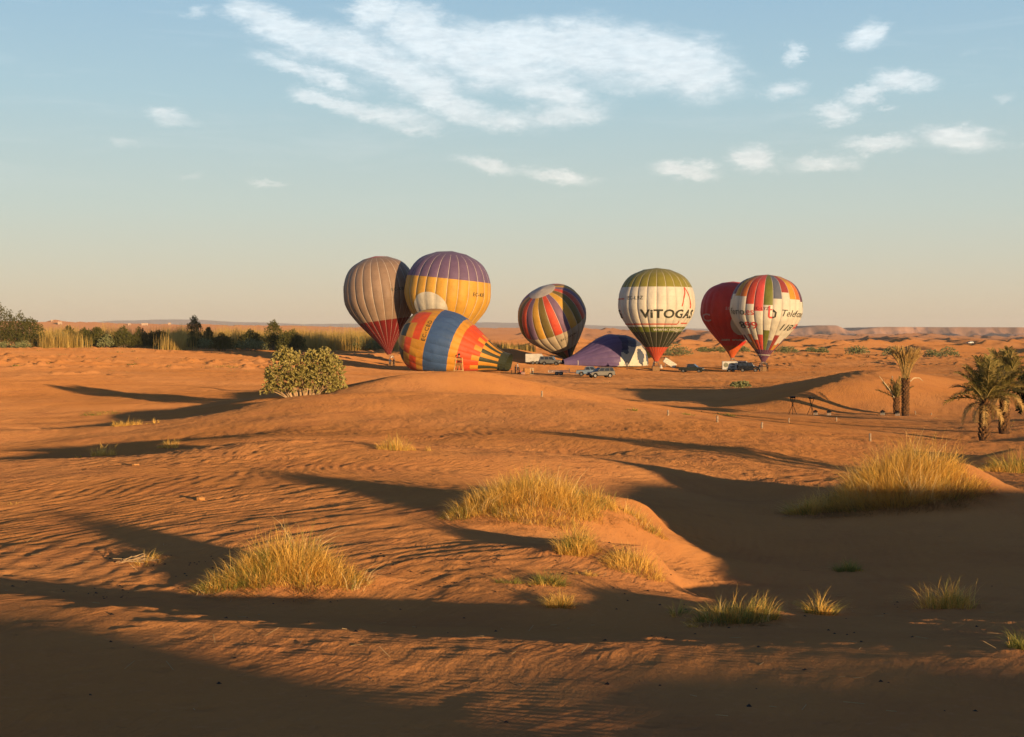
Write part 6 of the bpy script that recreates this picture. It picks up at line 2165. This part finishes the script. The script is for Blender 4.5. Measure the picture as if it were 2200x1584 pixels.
# the dry palm
b = base_at(1945, 895, 124)
root = empty('dry_palm', b, 0.3, 'tall dried-out palm with its straw fronds bundled upright', 'palm', 'palms on the right')
palm_trunk(root, 3.1, .30, .30)
for i in range(72):
    s = i / 72
    o = obj('dry_frond', FDRY[i % 2], None, root, (.17 * math.cos(i * 2.4) * (1 - s * .5), .17 * math.sin(i * 2.4) * (1 - s * .5), 2.75 + .3 * s))
    o.rotation_euler = (RNG.uniform(-.07, .07), RNG.uniform(-.16, .05), i * 2.399)
    o.scale = (1, 1, RNG.uniform(.80, 1.02))
mb = MB(); mb.tube([(.25, -.05, 2.9), (.8, -.05, 3.35), (1.35, -.05, 3.35), (1.75, -.05, 3.05)], [.05, .045, .035, .015], 6); mb.build('bare_frond_rib', PALEW, root)
# the young palm at its foot
b = base_at(1926, 888, 127)
root = empty('young_palm', b, 0.0, 'small yellowish palm growing at the left side of the dry palm', 'palm', 'palms on the right')
palm_trunk(root, 1.35, .26, .22)
for i in range(18):
    s = i / 18
    add_frond(root, FYG[i % 2], i * 2.399, R_(58) * (1 - s) + R_(4), 1.3 + .1 * (1 - s), scale=RNG.uniform(.8, 1.05), name='frond')
mb = MB(); mb.tube([(-.1, -.1, 1.3), (-.7, -.1, 2.3), (-1.6, -.1, 3.45)], [.05, .045, .02], 6); mb.build('bare_frond_rib', PALEW, root)
# dark tree cut by the right border
p = at(2210, 925, 104)
loc = (p[0], 104, H(p[0], 104))
root = empty('dark_tree', loc, 0, 'dark dense tree cut off by the right border behind the palms', 'tree')
domes = [(0.3, 0, 2.3, 1.1, 1.1, 1.4), (1.4, .3, 2.6, 1.5, 1.4, 1.6), (.2, .2, 1.2, .8, .9, .8)]
leaf_cloud('foliage', root, loc, domes, 1300, .3, leafmat('dark_leaf', (0.02, 0.025, 0.008), (0.05, 0.055, 0.02)), .3, .5, .5, .3, 5)
stems(root, domes, 3, .09, TWIG, 'trunk')

# ------------------------------------------------------------------ small things on the sand
STONE = mat('ochre_clod', (0.50, 0.24, 0.08), 0.95, var=0.2, scale=8)


def lump(name, loc, r, material, label=None, cat=None, sq=.6, n=8):
    mb = MB(); vs = []; fs = []
    rows = 5
    for i in range(rows):
        ph = math.pi * (i + .5) / rows
        for k in range(n):
            a = 2 * math.pi * k / n
            rr = r * RNG.uniform(.78, 1.12)
            vs.append((rr * math.sin(ph) * math.cos(a) * 1.2, rr * math.sin(ph) * math.sin(a), rr * math.cos(ph) * sq + r * sq * .6))
    for i in range(rows - 1):
        for k in range(n):
            k2 = (k + 1) % n
            fs.append((i * n + k, i * n + k2, (i + 1) * n + k2, (i + 1) * n + k))
    fs.append(tuple(range(n))); fs.append(tuple((rows - 1) * n + k for k in range(n)))
    mb.add(vs, fs)
    o = mb.build(name, material, None, loc=loc)
    if label: tag(o, label, cat)
    return o


g = on_ground(430, 1078)
lump('sand_clod', tuple(g), .085, STONE, 'lone ochre clod of sand on the rippled slope, left', 'clod')
g = on_ground(290, 1000)
lump('sand_clod', tuple(g), .10, STONE, 'flat ochre clod near the second ridge, upper left', 'clod', .4)
# dry stick heap beside the front left tussock
g = on_ground(275, 1212)
mb = MB()
for k in range(16):
    a = RNG.uniform(-.5, .6); l = RNG.uniform(.15, .38); x = RNG.uniform(-.25, .15); y = RNG.uniform(-.06, .1)
    mb.tube([(x, y, .02 + .01 * k * .4), (x + l * math.cos(a), y + l * math.sin(a) * .5, .03 + RNG.uniform(0, .12))], .005, 4)
o = mb.build('stick_heap', mat('bleached_stick', (0.52, 0.36, 0.2), .9), None, loc=tuple(g))
tag(o, 'heap of bleached sticks left of the front left tussock', 'sticks')
# droppings and pebbles lying in the trough
n = 520
px = np.concatenate([RNG.uniform(20, 1500, 360), RNG.uniform(100, 2150, 160)]); V = []; Q = []
YY = np.concatenate([RNG.uniform(17.2, 21.5, 360), RNG.uniform(10, 24, 160)])
X = (px - 1100) / F * YY
kk = fbm(X / 1.1, YY / .9, 2, 301) > -.02
X, YY = X[kk], YY[kk]
Z = ground_h(X, YY)
for x, y, z in zip(X, YY, Z):
    r = RNG.uniform(.006, .022); b_ = len(V); a = RNG.uniform(0, 6)
    for (dx, dy, dz) in ((1, 0, 0), (0, 1, 0), (-1, 0, 0), (0, -1, 0), (.3, .2, .9)):
        c_, s_ = math.cos(a), math.sin(a)
        V.append((x + (dx * c_ - dy * s_) * r * 1.3, y + (dx * s_ + dy * c_) * r, z + dz * r))
    Q += [(b_, b_ + 1, b_ + 4), (b_ + 1, b_ + 2, b_ + 4), (b_ + 2, b_ + 3, b_ + 4), (b_ + 3, b_, b_ + 4)]
o = obj('pebbles', mesh_np('pebbles', V, [np.array(Q)]), mat('dark_pebble', (0.03, 0.022, 0.018), .9))
tag(o, kind='stuff')
# fallen straws on the near dune
V = []; Q = []; T3 = []
n = 90
px = RNG.uniform(0, 2200, n); YY = RNG.uniform(10.0, 24, n); X = (px - 1100) / F * YY
a = RNG.uniform(0, math.pi, n); l = RNG.uniform(.05, .16, n)
z0 = ground_h(X, YY); X2 = X + np.cos(a) * l; Y2 = YY + np.sin(a) * l; z1 = ground_h(X2, Y2)
mb = MB()
for i in range(n):
    up = .06 if i % 6 == 0 else .0
    mb.tube([(X[i], YY[i], z0[i] + .004), (X2[i], Y2[i], z1[i] + .006 + up)], .003, 3)
o = mb.build('fallen_straws', mat('straw', (0.5, 0.34, 0.16), .9))
tag(o, kind='stuff')
